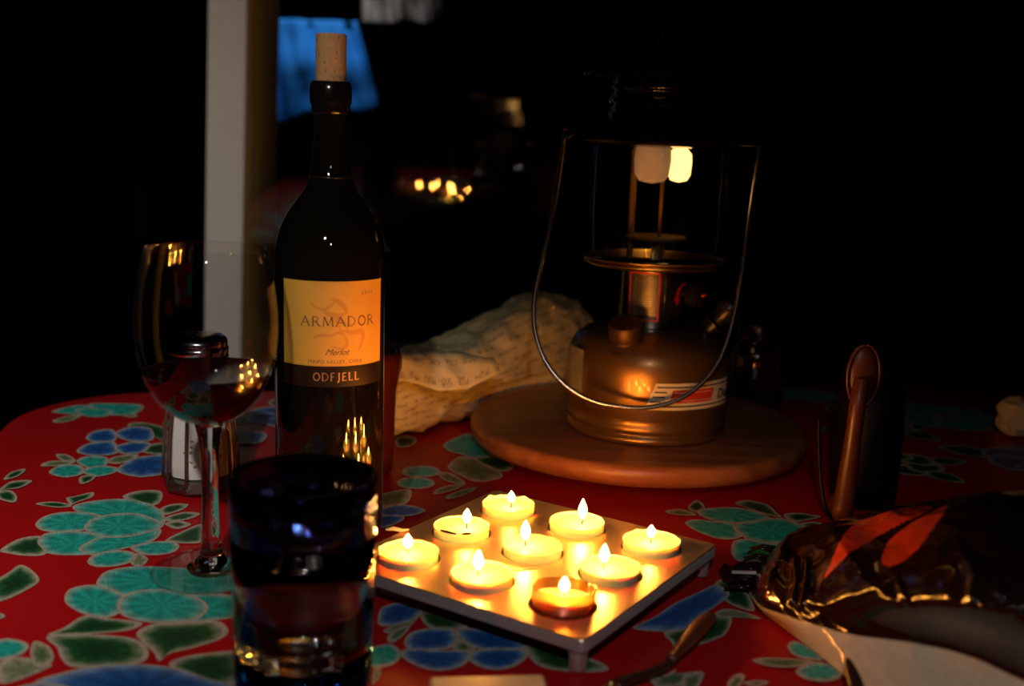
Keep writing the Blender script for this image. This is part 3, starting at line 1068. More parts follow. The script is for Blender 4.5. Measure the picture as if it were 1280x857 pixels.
# ------------------------------------------------------------------ tumbler
TX, TY_ = -0.1024, 0.5331
tm = thing('water_tumbler', 'thick clear tumbler with a navy rim band and blue base in front', 'tumbler', (TX, TY_, TZ))
ro = lambda z: .0350 + .0022 * z / .113
body = [(ro(.004) - .002, .004), (ro(.006), .006), (ro(.03), .03), (ro(.06), .06), (ro(.0845), .0845), (ro(.0845) - .0032, .0845), (ro(.06) - .0033, .06), (ro(.034) - .0034, .034), (ro(.028) - .008, .0285), (ro(.0) - .020, .0265), (0, .0262), ]
obj('body', *lathe([(0, .0215)] + [(ro(.0215) - .0003, .0215)] + body[2:], 96), M_GLASS, tm)
obj('base', *lathe([(0, .002), (.024, .0), (.031, .0004), (.0342, .003), (.0350, .008), (ro(.021), .0213), (0, .0213)], 96), M_BLUEBASE, tm)['label'] = 'deep blue thick glass base'
obj('rim_band', *lathe([(ro(.0847), .0847), (ro(.10), .10), (ro(.112), .112), (ro(.113) - .0008, .1140), (ro(.113) - .0022, .1140), (ro(.113) - .0031, .112), (ro(.10) - .0033, .10), (ro(.0847) - .0033, .0847)], 96, close=True), M_NAVY, tm)['label'] = 'navy blue rim band'
wt = obj('drinking_water', *lathe([(0, .0268), (ro(.03) - .0090, .0288), (ro(.034) - .0042, .0345), (ro(.06) - .0039, .06), (ro(.078) - .0038, .0775), (ro(.078) - .0038, .078), (0, .0775)], 96), M_WATER, loc=(TX, TY_, TZ), sharp=60)
tag(wt, 'clear water filling the navy rimmed tumbler', 'water')

# ------------------------------------------------------------------ salt shaker
SX, SY = -0.2430, 0.8411
sh = thing('salt_shaker', 'ribbed glass salt shaker with metal cap behind the wine glass', 'salt shaker', (SX, SY, TZ), 0.2)


def faceted(prof, n, c=0.0):
    V, Fc = [], []
    for r, z in prof:
        for k in range(n):
            a = 2 * math.pi * (k + .5) / n
            V.append((r * math.sin(a), -r * math.cos(a), z))
    for i in range(len(prof) - 1):
        for k in range(n):
            Fc.append((i * n + k, i * n + (k + 1) % n, (i + 1) * n + (k + 1) % n, (i + 1) * n + k))
    Fc.append(tuple(range(n))[::-1])
    Fc.append(tuple((len(prof) - 1) * n + k for k in range(n)))
    return V, Fc


sg = faceted([(.0250, 0), (.0285, .003), (.0295, .010), (.0275, .040), (.0235, .075), (.0200, .097), (.0190, .103)], 10)
obj('glass_body', *sg, thin_glass('shaker_glass', (0.93, 0.93, 0.92), 1.2), sh, smooth=False)
sf = faceted([(.0225, .0125), (.0245, .0130), (.0250, .020), (.0238, .045), (.0205, .075), (.0182, .090), (.0170, .0905)], 10)
obj('salt_fill', *sf, M_SALT, sh, smooth=False)['label'] = 'white salt with brown rice grains'
ribs = []
for k in range(10):
    a = 2 * math.pi * (k + .5) / 10
    P = [((r + .0006) * math.sin(a), -(r + .0006) * math.cos(a), z) for r, z in [(.0288, .008), (.0272, .040), (.0232, .075), (.0200, .095)]]
    ribs.append(tube(P, [.0014, .0013, .0012, .0011], 6))
obj('ribs', *join(ribs), mat('rib_glass', (0.10, 0.045, 0.03), 0.08, spec=0.7), sh)
obj('base_ring', *faceted([(.0255, .0002), (.0290, .003), (.0298, .0105), (.0255, .0118)], 10), mat('thick_glass', (0.05, 0.02, 0.015), 0.05, spec=0.8), sh, smooth=False)
random.seed(11)
gr = []
for k in range(26):
    a = random.uniform(-.5, .7)
    z = random.uniform(.022, .046)
    r = .0249 - (z - .02) * .05
    q = random.uniform(-.0012, .0012)
    gr.append(tube([(r * math.sin(a), -r * math.cos(a), z), (r * math.sin(a) + .0022, -r * math.cos(a) + .0004, z + q)], .0007, 6))
rg = obj('rice_grains', *join(gr), M_RICE, sh)
rg['kind'] = 'stuff'
cap = obj('cap', *lathe([(.0196, .1035), (.0222, .1035), (.0226, .1045), (.0226, .1075), (.0216, .1085), (.0226, .1095), (.0226, .1135), (.0214, .1150), (.0220, .1165), (.0214, .1200), (.0180, .1228), (.0100, .1240), (0, .1242)], 64), M_STEEL, sh)
hl = []
for k in range(12):
    a = 2 * math.pi * k / 12
    r = .011 if k % 2 else .006
    hl.append(lathe([(.0011, 0), (0, .0003)], 8, c=(r * math.sin(a), r * math.cos(a), .1240 if r < .01 else .1237)))
obj('holes', *join(hl), M_BLACKPL, cap)

# ------------------------------------------------------------------ candle tray and tealights
e1, e2 = Vector((0.838, -0.546)), Vector((0.546, 0.838))
C5 = at(666, 681, 0.0277)
C5 = Vector((C5.x, C5.y))
GRID = {5: (0, 0), 4: (-1, 0), 6: (1, 0), 7: (-1, -1), 8: (0, -1), 9: (1, -1), 1: (-1, 1), 2: (0, 1), 3: (1, 1)}
SP = 0.0565
TH = -math.atan2(0.546, 0.838)
tray = thing('candle_tray', 'square cast metal candle tray with nine round wells', 'candle holder', (C5.x, C5.y, TZ), TH)
HS, ZT, ZB = 0.0885, 0.0212, 0.0138


def tray_mesh():
    HR, n = 0.0202, 36
    r = 0.004
    out = []
    for (sx, sy, a0) in ((1, 1, 0), (-1, 1, 90), (-1, -1, 180), (1, -1, 270)):
        for k in range(5):
            a = math.radians(a0 + 22.5 * k)
            out.append(Vector((sx * (HS - r) + r * math.cos(a), sy * (HS - r) + r * math.sin(a), 0)))
    holes = []
    for gx, gy in GRID.values():
        holes.append([Vector((gx * SP + HR * math.cos(2 * math.pi * k / n), gy * SP + HR * math.sin(2 * math.pi * k / n), 0)) for k in range(n)][::-1])
    loops = [out] + holes
    flat = [p for l in loops for p in l]
    tris = tessellate_polygon(loops)
    V, Fc = [], []
    b = 0.0008
    V += [(p.x, p.y, ZT) for p in flat]

    def up(t):
        a, c_, d = (Vector(V[i]) for i in t)
        return t if (c_ - a).cross(d - a).z > 0 else t[::-1]
    Fc += [up(tuple(t)) for t in tris]
    # outer rounded edge and side, bottom
    N = len(out)
    o0 = len(V)
    for (grow, z) in ((b * 0.7, ZT - b * 0.3), (b, ZT - b), (b, ZB)):
        for p in out:
            d = p.normalized()
            V.append((p.x + math.copysign(grow, p.x) * (abs(p.x) > HS - r * 1.2), p.y + math.copysign(grow, p.y) * (abs(p.y) > HS - r * 1.2), z))
    sides = []
    prev = list(range(N))
    for k in range(3):
        cur = [o0 + k * N + i for i in range(N)]
        for i in range(N):
            j = (i + 1) % N
            (sides if k == 2 else Fc).append((prev[i], cur[i], cur[j], prev[j])[::1])
        prev = cur
    Fc.append(tuple(prev)[::-1])
    # wells
    off = len(out)
    for h in holes:
        m = len(h)
        top = list(range(off, off + m))
        off += m
        c0 = len(V)
        cx = sum(p.x for p in h) / m
        cy = sum(p.y for p in h) / m
        for s, z in ((.985, ZT - .0007), (.975, .0148), (.6, .0146)):
            for p in h:
                V.append((cx + (p.x - cx) * s, cy + (p.y - cy) * s, z))
        pr_ = top
        for k in range(3):
            cur = [c0 + k * m + i for i in range(m)]
            for i in range(m):
                j = (i + 1) % m
                Fc.append((pr_[i], pr_[j], cur[j], cur[i])[::-1])
            pr_ = cur
        Fc.append(tuple(pr_)[::-1])
    return V, Fc, sides


tv, tf, ts = tray_mesh()
pl = obj('plate', tv, tf + ts, [M_TRAY, M_TRAYEDGE], tray, smooth=False)
for i, p in enumerate(pl.data.polygons):
    if i >= len(tf):
        p.material_index = 1
# ridges along the rough cast rim
rg_ = []
for side in range(4):
    for k in range(70):
        s = -HS + .005 + k * (2 * HS - .01) / 69
        v = [(-.0007, -.0006), (.0007, -.0006), (.0007, .0004), (-.0007, .0004)]
        bx = box(s - .0007, s + .0007, -HS - .0014, -HS, ZB + .0006, ZT - .0014)
        ca, sa = math.cos(side * math.pi / 2), math.sin(side * math.pi / 2)
        rg_.append(([(x * ca - y * sa, x * sa + y * ca, z) for x, y, z in bx[0]], bx[1]))
rr_ = obj('rim_ribs', *join(rg_), M_TRAYEDGE, tray, smooth=False)
rr_['kind'] = 'stuff'
for sx, sy in ((1, 1), (-1, 1), (-1, -1), (1, -1)):
    cx, cy = sx * (HS - .0065), sy * (HS - .0065)
    obj('leg', *lathe([(0, 0), (.0042, 0), (.0050, .001), (.0052, ZB * .6), (.0062, ZB), (0, ZB)], 20, c=(cx, cy, 0)), M_TRAYEDGE, tray, sharp=50)


def candle(idx, name, label, fh, dx, cup_h=.0118, wax_z=.0092, clear=False, tilt=(0, 0), lean=0.0, wick_h=.0045, ragged=0.0, char=False):
    gx, gy = GRID[idx]
    p = C5 + e1 * (gx * SP) + e2 * (gy * SP)
    z = .0149 + TZ
    if clear:
        z += .0020
    t = thing(name, label, 'candle', (p.x, p.y, z), 0, 'tealights on the metal tray')
    t.rotation_euler = (tilt[0], tilt[1], idx * .3)
    ci = math.cos(-idx * .3)
    si = math.sin(-idx * .3)
    R = .0186
    V, Fc = lathe([(0, 0), (R - .0012, 0), (R - .0004, .0006), (R, .002), (R, cup_h - .0006), (R + .0005, cup_h - .0002), (R + .0004, cup_h), (R - .0002, cup_h), (R - .0006, cup_h - .0006),
                   (R - .0007, .0015), (0, .0012)], 64)
    if ragged:
        V = [(x, y, zz + (ragged * noise.noise(Vector((x * 160, y * 160, idx))) if zz > cup_h - .001 else 0)) for x, y, zz in V]
    obj('cup', V, Fc, M_CLEARCUP if clear else M_CUPIN, t)
    Rw = R - .0008
    V, Fc = lathe([(0, .0013), (Rw, .0016), (Rw, wax_z + .0009), (Rw - .0006, wax_z + .0003), (Rw - .003, wax_z), (.003, wax_z - .0002), (0, wax_z)], 48)
    wx = obj('wax', V, Fc, M_CREAM, t)
    if char:
        V, Fc = [], []
        parts = []
        for (a0, a1) in ((-.9, -.15), (.05, .45)):
            pts = [((Rw - .0009 + .0006 * math.sin(a * 14)) * math.sin(a), -(Rw - .0009) * math.cos(a), cup_h - .0001) for a in [a0 + (a1 - a0) * k / 10 for k in range(11)]]
            parts.append(tube(pts, [.0004 + .0009 * math.sin(math.pi * k / 10) for k in range(11)], 5))
        cc = obj('char', [(x * ci - y * si, x * si + y * ci, zz) for x, y, zz in join(parts)[0]], join(parts)[1], M_CHAR, t)
        cc['label'] = 'dark charred wax edge'
    # wick and flame (local frame is turned by idx*.3; keep offsets in world sense)
    def loc(x, y):
        return x * ci - y * si, x * si + y * ci
    wx0 = loc(dx, 0)
    wp_ = [(wx0[0], wx0[1], wax_z - .0004), (wx0[0] + .0002, wx0[1], wax_z + wick_h * .5), (loc(dx - lean * .4, 0)[0], loc(dx - lean * .4, 0)[1], wax_z + wick_h)]
    obj('wick', *tube(wp_, [.0006, .0006, .0005], 8), M_WICK, t)
    fr = .0026 + fh * .03
    fp = [(0, 0), (.45, .10), (.85, .26), (1.0, .40), (.92, .54), (.70, .70), (.42, .84), (.17, .95), (0, 1.0)]
    V, Fc = lathe([(a * fr, b * fh) for a, b in fp], 12)
    top = loc(dx - lean * .4, 0)
    obj('flame', [(x + top[0], y + top[1], zz + wax_z + wick_h - .0008) for x, y, zz in V], Fc, M_FLAME, t)


candle(1, 'tealight', 'burning tealight at the far corner of the tray with a ragged rim', .0085, .002, ragged=.0022, wax_z=.0086)
candle(2, 'tealight', 'burning tealight with the tallest flame, right of the far corner one', .0145, .0035)
candle(3, 'tealight', 'burning tealight at the right corner of the tray', .0088, -.0005, ragged=.001)
candle(4, 'tealight', 'burning tealight with dark charred wax along its front edge', .0100, .0035, char=True, wax_z=.0096)
candle(5, 'tealight', 'burning tealight in the middle of the tray', .0135, -.005, wax_z=.0108)
candle(6, 'tealight', 'burning tealight between the right corner and the clear cup', .0120, -.004, wax_z=.0100)
candle(7, 'tealight', 'burning tealight at the left corner beside the tumbler', .0092, -.0005, ragged=.0016)
candle(8, 'tealight', 'burning tealight near the front left edge, left of the clear cup', .0125, -.0025)
candle(9, 'tealight', 'burned-down tealight in a tilted clear cup at the front corner', .0088, 0.0, cup_h=.0150, wax_z=.0080, clear=True, tilt=(.12, .02))

wl = at(497, 664, ZT + TZ)
dv, df = tube([wl + Vector((-.008, 0, .0010)), wl + Vector((-.003, .001, .0016)), wl + Vector((.003, -.001, .0012)), wl + Vector((.007, .002, .0008))], [.0012, .0026, .0020, .0010], 8, .6)
tag(obj('wax_crumb', [v - wl for v in dv], df, M_CREAM, loc=wl), 'small crumb of yellow wax near the left corner of the tray', 'wax')
wl = at(655, 712, ZT + TZ)
dv, df = tube([wl + Vector((-.006, -.002, .0005)), wl + Vector((-.001, 0, .0007)), wl + Vector((.005, .003, .0006)), wl + Vector((.010, .004, .0004))], [.0005, .0009, .0008, .0004], 8, .5)
tag(obj('wax_drip', [v - wl for v in dv], df, M_CREAM, loc=wl), 'thin spilled streak of wax in front of the middle tealight', 'wax')

# ------------------------------------------------------------------ lazy susan
ls = thing('lazy_susan', 'round wooden turntable carrying the camping lantern', 'turntable', (0.1190, 1.0000, TZ))
ZS = 0.028 - TZ
obj('disc', *lathe([(0, ZS - .019), (.146, ZS - .019), (.1525, ZS - .0165), (.1555, ZS - .010), (.1548, ZS - .0035), (.1520, ZS - .0008), (.1480, ZS), (0, ZS)], 128), M_WOOD, ls, sharp=50)
obj('base', *lathe([(0, 0), (.122, 0), (.1245, .002), (.1245, ZS - .0205), (.121, ZS - .0190), (0, ZS - .0190)], 96), M_WOOD, ls, sharp=50)

# ------------------------------------------------------------------ camping lantern
LX, LY, LZ = 0.1235, 0.9752, 0.0282
ln = thing('camping_lantern', 'bronze camping lantern with glass globe and wire bail on the turntable', 'lantern', (LX, LY, LZ))
tank = [(0, .0005), (.060, 0), (.0700, .0008), (.0712, .004), (.0706, .0065), (.0686, .0080), (.0686, .0095), (.0706, .0112), (.0712, .014), (.0700, .0165), (.0696, .020), (.0700, .0225), (.0728, .030), (.0735, .040), (.0735, .060), (.0728, .0685),
        (.0705, .0765), (.0660, .0830), (.0590, .0880), (.0500, .0910), (.0400, .0925), (.0300, .0930), (0, .0935)]
obj('tank', *lathe(tank, 128), M_LANT, ln, sharp=70)
collar = obj('collar', *lathe([(.0300, .090), (.0305, .0935), (.0295, .096), (.0290, .145), (.0300, .1475), (0, .1480)], 96), M_COLLAR, ln, sharp=50)
RL = .0292


def on_collar(px):
    return RL * (math.asin(max(-.97, min(.97, (px - 816.5) / (RL * 1000 * 1.385)))) - math.radians(7.2) * 0 + math.radians(-7.2))


def lz(py, dy):
    return on_y(815, py, LY - dy).z - LZ


lb = obj('instruction_label', *wrap_quad((on_collar(789), lz(401, RL)), (on_collar(824), lz(401, RL)), (on_collar(824), lz(342, RL)), (on_collar(789), lz(342, RL)), RL, 16, 1), M_SILVERLB, collar, sharp=40)
bd = []
z0, z1 = lz(401, RL), lz(342, RL)
s0, s1 = on_collar(789), on_collar(824)
RL2 = RL + .0003
for a, b_ in (((s0, z0), (s1, z0)), ((s0, z1), (s1, z1)), ((s0, z0), (s0, z1)), ((s1, z0), (s1, z1))):
    P = [(a[0] + (b_[0] - a[0]) * k / 8, a[1] + (b_[1] - a[1]) * k / 8) for k in range(9)]
    bd.append(wrap_stroke(P, .0014, RL2))
obj('label_border', *join(bd), M_STRED, collar)
ln_ = []
random.seed(5)
nl = 20
for k in range(nl):
    z = z1 - .0025 - k * (z1 - z0 - .005) / (nl - 1)
    e = s1 - .002 - random.uniform(0, .004)
    P = [(s0 + .002 + (e - s0 - .002) * i / 8, z) for i in range(9)]
    ln_.append(wrap_stroke(P, .00055, RL2 + .0001))
obj('label_text_lines', *join(ln_), M_BLACKINK, collar)['kind'] = 'stuff'
# red turn-direction arrow round the valve
ar = []
acx, acz = on_collar(851) + .004, lz(371, RL)
P = [(acx + .0105 * math.cos(math.radians(a)), acz + .0105 * math.sin(math.radians(a))) for a in range(80, 196, 8)]
ar.append(wrap_stroke(P, [.0030 + .0004 * (i % 2) * 0 for i in range(len(P))], RL2 + .0008))
q = P[-1]
ar.append(([wrap(q[0] - .0042, q[1] + .0008, RL2 + .0008), wrap(q[0] + .0042, q[1] + .0008, RL2 + .0008), wrap(q[0] + .0008, q[1] - .0055, RL2 + .0008)], [(0, 2, 1)]))
sa = wrap_quad((on_collar(830), lz(394, RL)), (on_collar(830) + .05, lz(394, RL)), (on_collar(830) + .05, lz(338, RL)), (on_collar(830), lz(338, RL)), RL, 24, 1, .0006)
vp = obj('valve_plate', *sa, M_BLACKPL, ln)
vp['label'] = 'black valve plate'
obj('turn_arrow', *join(ar), M_ARROW, vp, smooth=False)
# valve knob, stem and pump beside the collar
kdir = Vector((math.sin(.85), -math.cos(.85), 0))
kc = Vector((0, 0, .125))
knob = join([tube([kc + kdir * .027, kc + kdir * .040], .0035, 12), tube([kc + kdir * .038, kc + kdir * .040, kc + kdir * .050, kc + kdir * .052], [.0085, .0105, .0105, .008], 12)])
obj('valve_knob', *knob, M_BLACKPL, ln, sharp=40)
obj('knob_marking', *tube([kc + kdir * .0522 + Vector((-.002, -.001, .001)), kc + kdir * .0522 + Vector((.003, .001, .0015))], [.0015, .0010], 8), M_STRED, ln)
# fuel cap
capc = on_y(783, 425, LY - .046)
cx_, cy_ = capc.x - LX, capc.y - LY
fc = lathe([(0, -.010), (.0145, -.010), (.0150, -.002), (.0138, -.0005), (.0138, .0008), (.0150, .002), (.0150, .0125), (.0135, .0150), (.0060, .0158), (0, .0158)], 40)
tiltm = Matrix.Rotation(math.radians(22), 4, Vector((1, -.4, 0)).normalized())
fcv = [(tiltm @ Vector(v)) + Vector((cx_, cy_, .0895)) for v in fc[0]]
obj('fuel_cap', fcv, fc[1], mat('cap_bronze', (.13, .06, .022), .45, metal=.7), ln, sharp=40)
# recessed seat round the fuel cap
rs = lathe([(.0150, -.003), (.0185, -.001), (.0215, -.004)], 40)
obj('cap_seat', [(tiltm @ Vector(v)) + Vector((cx_, cy_, .0865)) for v in rs[0]], rs[1], M_LANT, ln)
# pump knob on the far right of the tank
pd = Vector((math.cos(-.2), math.sin(-.2) - .2, 0)).normalized()
pc = Vector((.045, -.012, .088))
obj('pump', *join([tube([pc, pc + Vector((.010, -.003, .012))], .011, 16), tube([pc + Vector((.010, -.003, .012)), pc + Vector((.020, -.006, .024)), pc + Vector((.024, -.007, .029))], [.006, .012, .009], 16)]), M_BLACKPL, ln, sharp=50)

# stickers on the tank
RK = .0737


def ks(px, c=806.0, hw=101.5):
    return RK * (math.asin(max(-.985, min(.985, (px - c) / hw))) - math.radians(7.2))


def kz(py, dy=RK):
    return on_y(815, py, LY - dy).z - LZ


zl0, zl1 = kz(512.5), kz(479)
sl, sr = ks(812), ks(812) + .082
stk = obj('brand_sticker', *wrap_quad((ks(804), zl0), (sr, zl0), (sr, zl1), (ks(816), zl1), RK, 40, 3), M_STICKER, ln, sharp=40)
hgt = zl1 - zl0
ss = []


def srow(f, a, b_, wd):
    z = zl0 + hgt * f
    return wrap_stroke([(a + (b_ - a) * k / 20, z) for k in range(21)], wd, RK + .0004)


sx0 = lambda f: ks(804) + (ks(816) - ks(804)) * f
ss.append(srow(.86, sx0(.86) + .0022, sr, .0012))
ss.append(srow(.14, sx0(.14) + .0065, sr, .0012))
ss.append(srow(.67, sx0(.67) + .0020, sx0(.67) + .0125, .0012))
ss.append(srow(.49, sx0(.49) + .0020, sx0(.49) + .0125, .0012))
ss.append(srow(.31, sx0(.31) + .0020, sx0(.31) + .0110, .0012))
obj('stripes', *join(ss), M_BLACKINK, stk, smooth=False)
ra, rb_ = ks(836), ks(884)
obj('red_patch', *wrap_quad((ra - .003, zl0 + hgt * .27), (rb_ - .003, zl0 + hgt * .27), (rb_ - .001, zl0 + hgt * .76), (ra, zl0 + hgt * .76), RK + .0003, 16, 1, .0001), M_STRED, stk, sharp=40)
obj('patch_lines', *join([wrap_stroke([(ra + .001 + (rb_ - ra - .005) * k / 10, zl0 + hgt * f) for k in range(11)], .0005, RK + .0006) for f in (.36, .66)]), M_STICKER, stk, smooth=False)
obj('fuel_lettering', *text_wrap('Dual Fuel', .0118, ks(889) + .0215, zl0 + hgt * .30, RK + .0005, shear=.15, offset=.00028), M_BLACKINK, stk, smooth=False)
obj('side_sticker', *wrap_quad((ks(712), kz(512)), (ks(729), kz(512)), (ks(729), kz(450)), (ks(712), kz(450)), RK, 8, 2), M_DULLSTICK, ln, sharp=40)['label'] = 'dull rounded sticker at the left side'

# globe seat, burner, globe
obj('globe_seat', *lathe([(0, .1465), (.045, .1465), (.058, .1475), (.0622, .1492), (.0628, .1506), (.0618, .1520), (.0604, .1522), (.0626, .1530), (.0628, .1540), (.0600, .1544), (.0592, .1530)], 96), M_BRASS, ln, sharp=60)
obj('seat_plate', *lathe([(.0595, .1515), (.0594, .1530), (0, .1528)], 64), M_BLACKENAMEL, ln)
obj('burner', *join([tube([(.0015, -.004, .152), (.0015, -.004, .170)], .0058, 12, 1.0), lathe([(0, .1690), (.0262, .1698), (.0270, .1712), (.0262, .1728), (0, .1735)], 48),
                     tube([(-.022, .003, .152), (-.022, .003, .246)], .0028, 10)]), M_BURNER, ln, sharp=50)
obj('generator_tube', *tube([(.0015, -.010, .172), (.0015, -.010, .238), (.001, 0, .250)], .0018, 8), M_BURNER, ln)
obj('globe', *lathe([(.0575, .1566), (.0590, .160), (.0595, .200), (.0592, .245), (.0575, .2515)], 96), M_GLOBE, ln)


def mantle(cx, cy, r, z0, z1, m, name, label):
    V, Fc = lathe([(r * .55, z1), (r * .95, z1 - (z1 - z0) * .18), (r * 1.0, z1 - (z1 - z0) * .45), (r * .93, z0 + (z1 - z0) * .22), (r * .66, z0 + (z1 - z0) * .06), (0, z0)], 32)
    V = [(x * (1 + .06 * noise.noise(Vector((x * 90, y * 90, z * 90)))) + cx, y + cy, z) for x, y, z in V]
    o = obj(name, V, Fc, m, ln)
    o['label'] = label


mg = bpy.data.materials.new('mantle_mesh')
mg.use_nodes = True
b = mg.node_tree.nodes['Principled BSDF']
b.inputs['Base Color'].default_value = (0.70, 0.62, 0.52, 1)
b.inputs['Roughness'].default_value = 0.9
b.inputs['Emission Color'].default_value = (1.0, 0.50, 0.22, 1)
b.inputs['Emission Strength'].default_value = 0.16
mantle(-.0075, -.006, .0162, lz(229, 0), lz(176, 0), mg, 'mantle', 'pale greyish mantle at the left, barely glowing')
mantle(.0175, .004, .0105, lz(227, 0), lz(184, 0), M_MANTLE_LIT, 'mantle', 'bright glowing mantle at the right')

# ventilator
vent = [(.050, .2500), (.0560, .2500), (.0600, .2510), (.0815, .2525), (.0845, .2545), (.0840, .2580), (.0780, .2615), (.0600, .2670), (.0500, .2700), (.0470, .2720), (.0480, .2740), (.0480, .2770), (.0455, .2790),
        (.0455, .2850), (.0475, .2865), (.0475, .2890), (.0450, .2905), (.0450, .2960), (.0470, .2975), (.0470, .3000), (.0440, .3015), (.0440, .3060), (.0680, .3060), (.0705, .3075), (.0700, .3105), (.0600, .3160), (.0400, .3270), (.0200, .3340), (.0110, .3365), (0, .337)]
obj('ventilator', *lathe(vent, 96), M_BLACKENAMEL, ln, sharp=60)
obj('finial', *lathe([(.0040, .3365), (.0075, .3370), (.0080, .3400), (.0045, .3415), (.0060, .3435), (.0062, .3460), (.0045, .3485), (0, .3495)], 24), mat('finial_brass', (.20, .06, .03), .25, metal=.8), ln, sharp=60)

# bail: hangs down in front of the tank from two ears
bpx = [(708, 162), (703, 190), (697, 230), (689, 275), (680, 315), (670, 360), (667, 390), (670, 420), (682, 452), (705, 480), (738, 500), (775, 508), (810, 509), (848, 499), (878, 478), (900, 448), (915, 405), (926, 350), (936, 280), (944, 225), (950, 188), (950, 174)]
bp_ = []
for px, py in bpx:
    # tilted plane through the ears
    y = LY - .004
    for _ in range(6):
        z = on_y(px, py, y).z
        y = LY - .004 - .088 * max(0, min(1.05, (.288 - z) / .228))
    bp_.append(on_y(px, py, y) - Vector((LX, LY, LZ)))
bp_ = catmull(bp_, 6)
obj('bail', *tube(bp_, .0020, 10), M_WIRE, ln)
obj('bail_ear', *tube([bp_[0] + Vector((.006, 0, .001)), bp_[0], bp_[0] + Vector((-.002, 0, .003))], .0022, 8), M_WIRE, ln)
obj('bail_ear', *tube([bp_[-1] + Vector((-.008, 0, .003)), bp_[-1] + Vector((-.001, 0, .003)), bp_[-1]], .0022, 8), M_WIRE, ln)
for s_, b0 in ((-1, bp_[0]), (1, bp_[-1])):
    obj('bail_bracket', *tube([Vector((s_ * .078, 0, .257)), Vector((s_ * .083, 0, b0.z)), b0 + Vector((-s_ * .003, 0, 0))], .0028, 8), M_BLACKENAMEL, ln)

# ------------------------------------------------------------------ crumpled printed paper parcel
def ridged(p):
    return 1 - abs(noise.noise(p)) * 2


par = thing('paper_parcel', 'parcel in crumpled cream paper printed with rows of dashes, behind the turntable', 'parcel', (-0.03, 1.10, TZ))
S = [(-.135, .990, .030, .022), (-.122, 1.002, .032, .033), (-.107, 1.020, .036, .040), (-.083, 1.050, .040, .042), (-.058, 1.080, .042, .044),
     (-.032, 1.115, .046, .049), (-.006, 1.150, .051, .053), (.020, 1.185, .055, .058), (.040, 1.212, .057, .058), (.055, 1.230, .054, .050), (.063, 1.242, .050, .036)]
sp_ = catmull([(a, b_, c_) for a, b_, c_, d in S], 8)
rad = [v.x for v in catmull([(d, 0, 0) for a, b_, c_, d in S], 8)]
NS, NR = len(sp_), 120
V, UV = [], []
for i, p in enumerate(sp_):
    t = (sp_[min(i + 1, NS - 1)] - sp_[max(i - 1, 0)])
    t.z *= .5
    t.normalize()
    sx_ = t.cross(Vector((0, 0, 1))).normalized()
    up = sx_.cross(t)
    for k in range(NR):
        a = 2 * math.pi * k / NR
        ca, sa = math.cos(a), math.sin(a)
        n_ = 2.6
        rr = rad[i] / ((abs(ca) ** n_ + abs(sa) ** n_) ** (1 / n_)) * .93
        q = p + sx_ * ca * rr + up * sa * rr
        d = (q - p).normalized()
        cr = ridged(q * 26) * .0055 + ridged(q * 60 + Vector((3, 1, 2))) * .0022
        # long fold running along the near-left end
        fold = .010 * math.exp(-((a - 2.35) / .22) ** 2) * max(0, 1 - i / (NS * .45))
        q = q + d * (cr - .006 + fold)
        q.z = max(q.z, .0008)
        dd = Vector((q.x - .119, q.y - 1.0, 0))
        if q.z < .038 and dd.length < .160:
            q += dd.normalized() * (.160 - dd.length)
        V.append(q - Vector((-0.03, 1.10, 0)))
        UV.append((i / NS * .21, a * .05))
Fc = []
for i in range(NS - 1):
    for k in range(NR):
        Fc.append((i * NR + k, i * NR + (k + 1) % NR, (i + 1) * NR + (k + 1) % NR, (i + 1) * NR + k))


def add_uv(o, uv):
    l = o.data.uv_layers.new(name='UVMap')
    for lp in o.data.loops:
        l.data[lp.index].uv = uv[lp.vertex_index]


# end caps pulled in
for e_, ii in ((0, 0), (1, NS - 1)):
    c_ = sum((V[ii * NR + k] for k in range(NR)), Vector()) / NR
    t = (sp_[-1] - sp_[-2]).normalized() if e_ else (sp_[0] - sp_[1]).normalized()
    b0 = len(V)
    base = [V[ii * NR + k] for k in range(NR)]
    for s_, out_ in ((.72, .006), (.35, .004)):
        for k in range(NR):
            q = c_ + (base[k] - c_) * s_ + t * out_ + Vector((0, 0, 0)) + t * .006 * noise.noise(base[k] * 60)
            q.z = max(q.z, .0008)
            V.append(q)
            UV.append((UV[ii * NR][0] + (.01 if e_ else -.01) * (1 + (s_ < .5)), UV[k][1]))
    V.append(c_ + t * .003)
    UV.append((UV[ii * NR][0], 0))
    pr_ = [ii * NR + k for k in range(NR)]
    for j in range(2):
        cu = [b0 + j * NR + k for k in range(NR)]
        for k in range(NR):
            f = (pr_[k], pr_[(k + 1) % NR], cu[(k + 1) % NR], cu[k])
            Fc.append(f if e_ else f[::-1])
        pr_ = cu
    for k in range(NR):
        f = (pr_[k], pr_[(k + 1) % NR], len(V) - 1)
        Fc.append(f if e_ else f[::-1])
po = obj('wrapping', V, Fc, M_PAPER, par)
add_uv(po, UV)
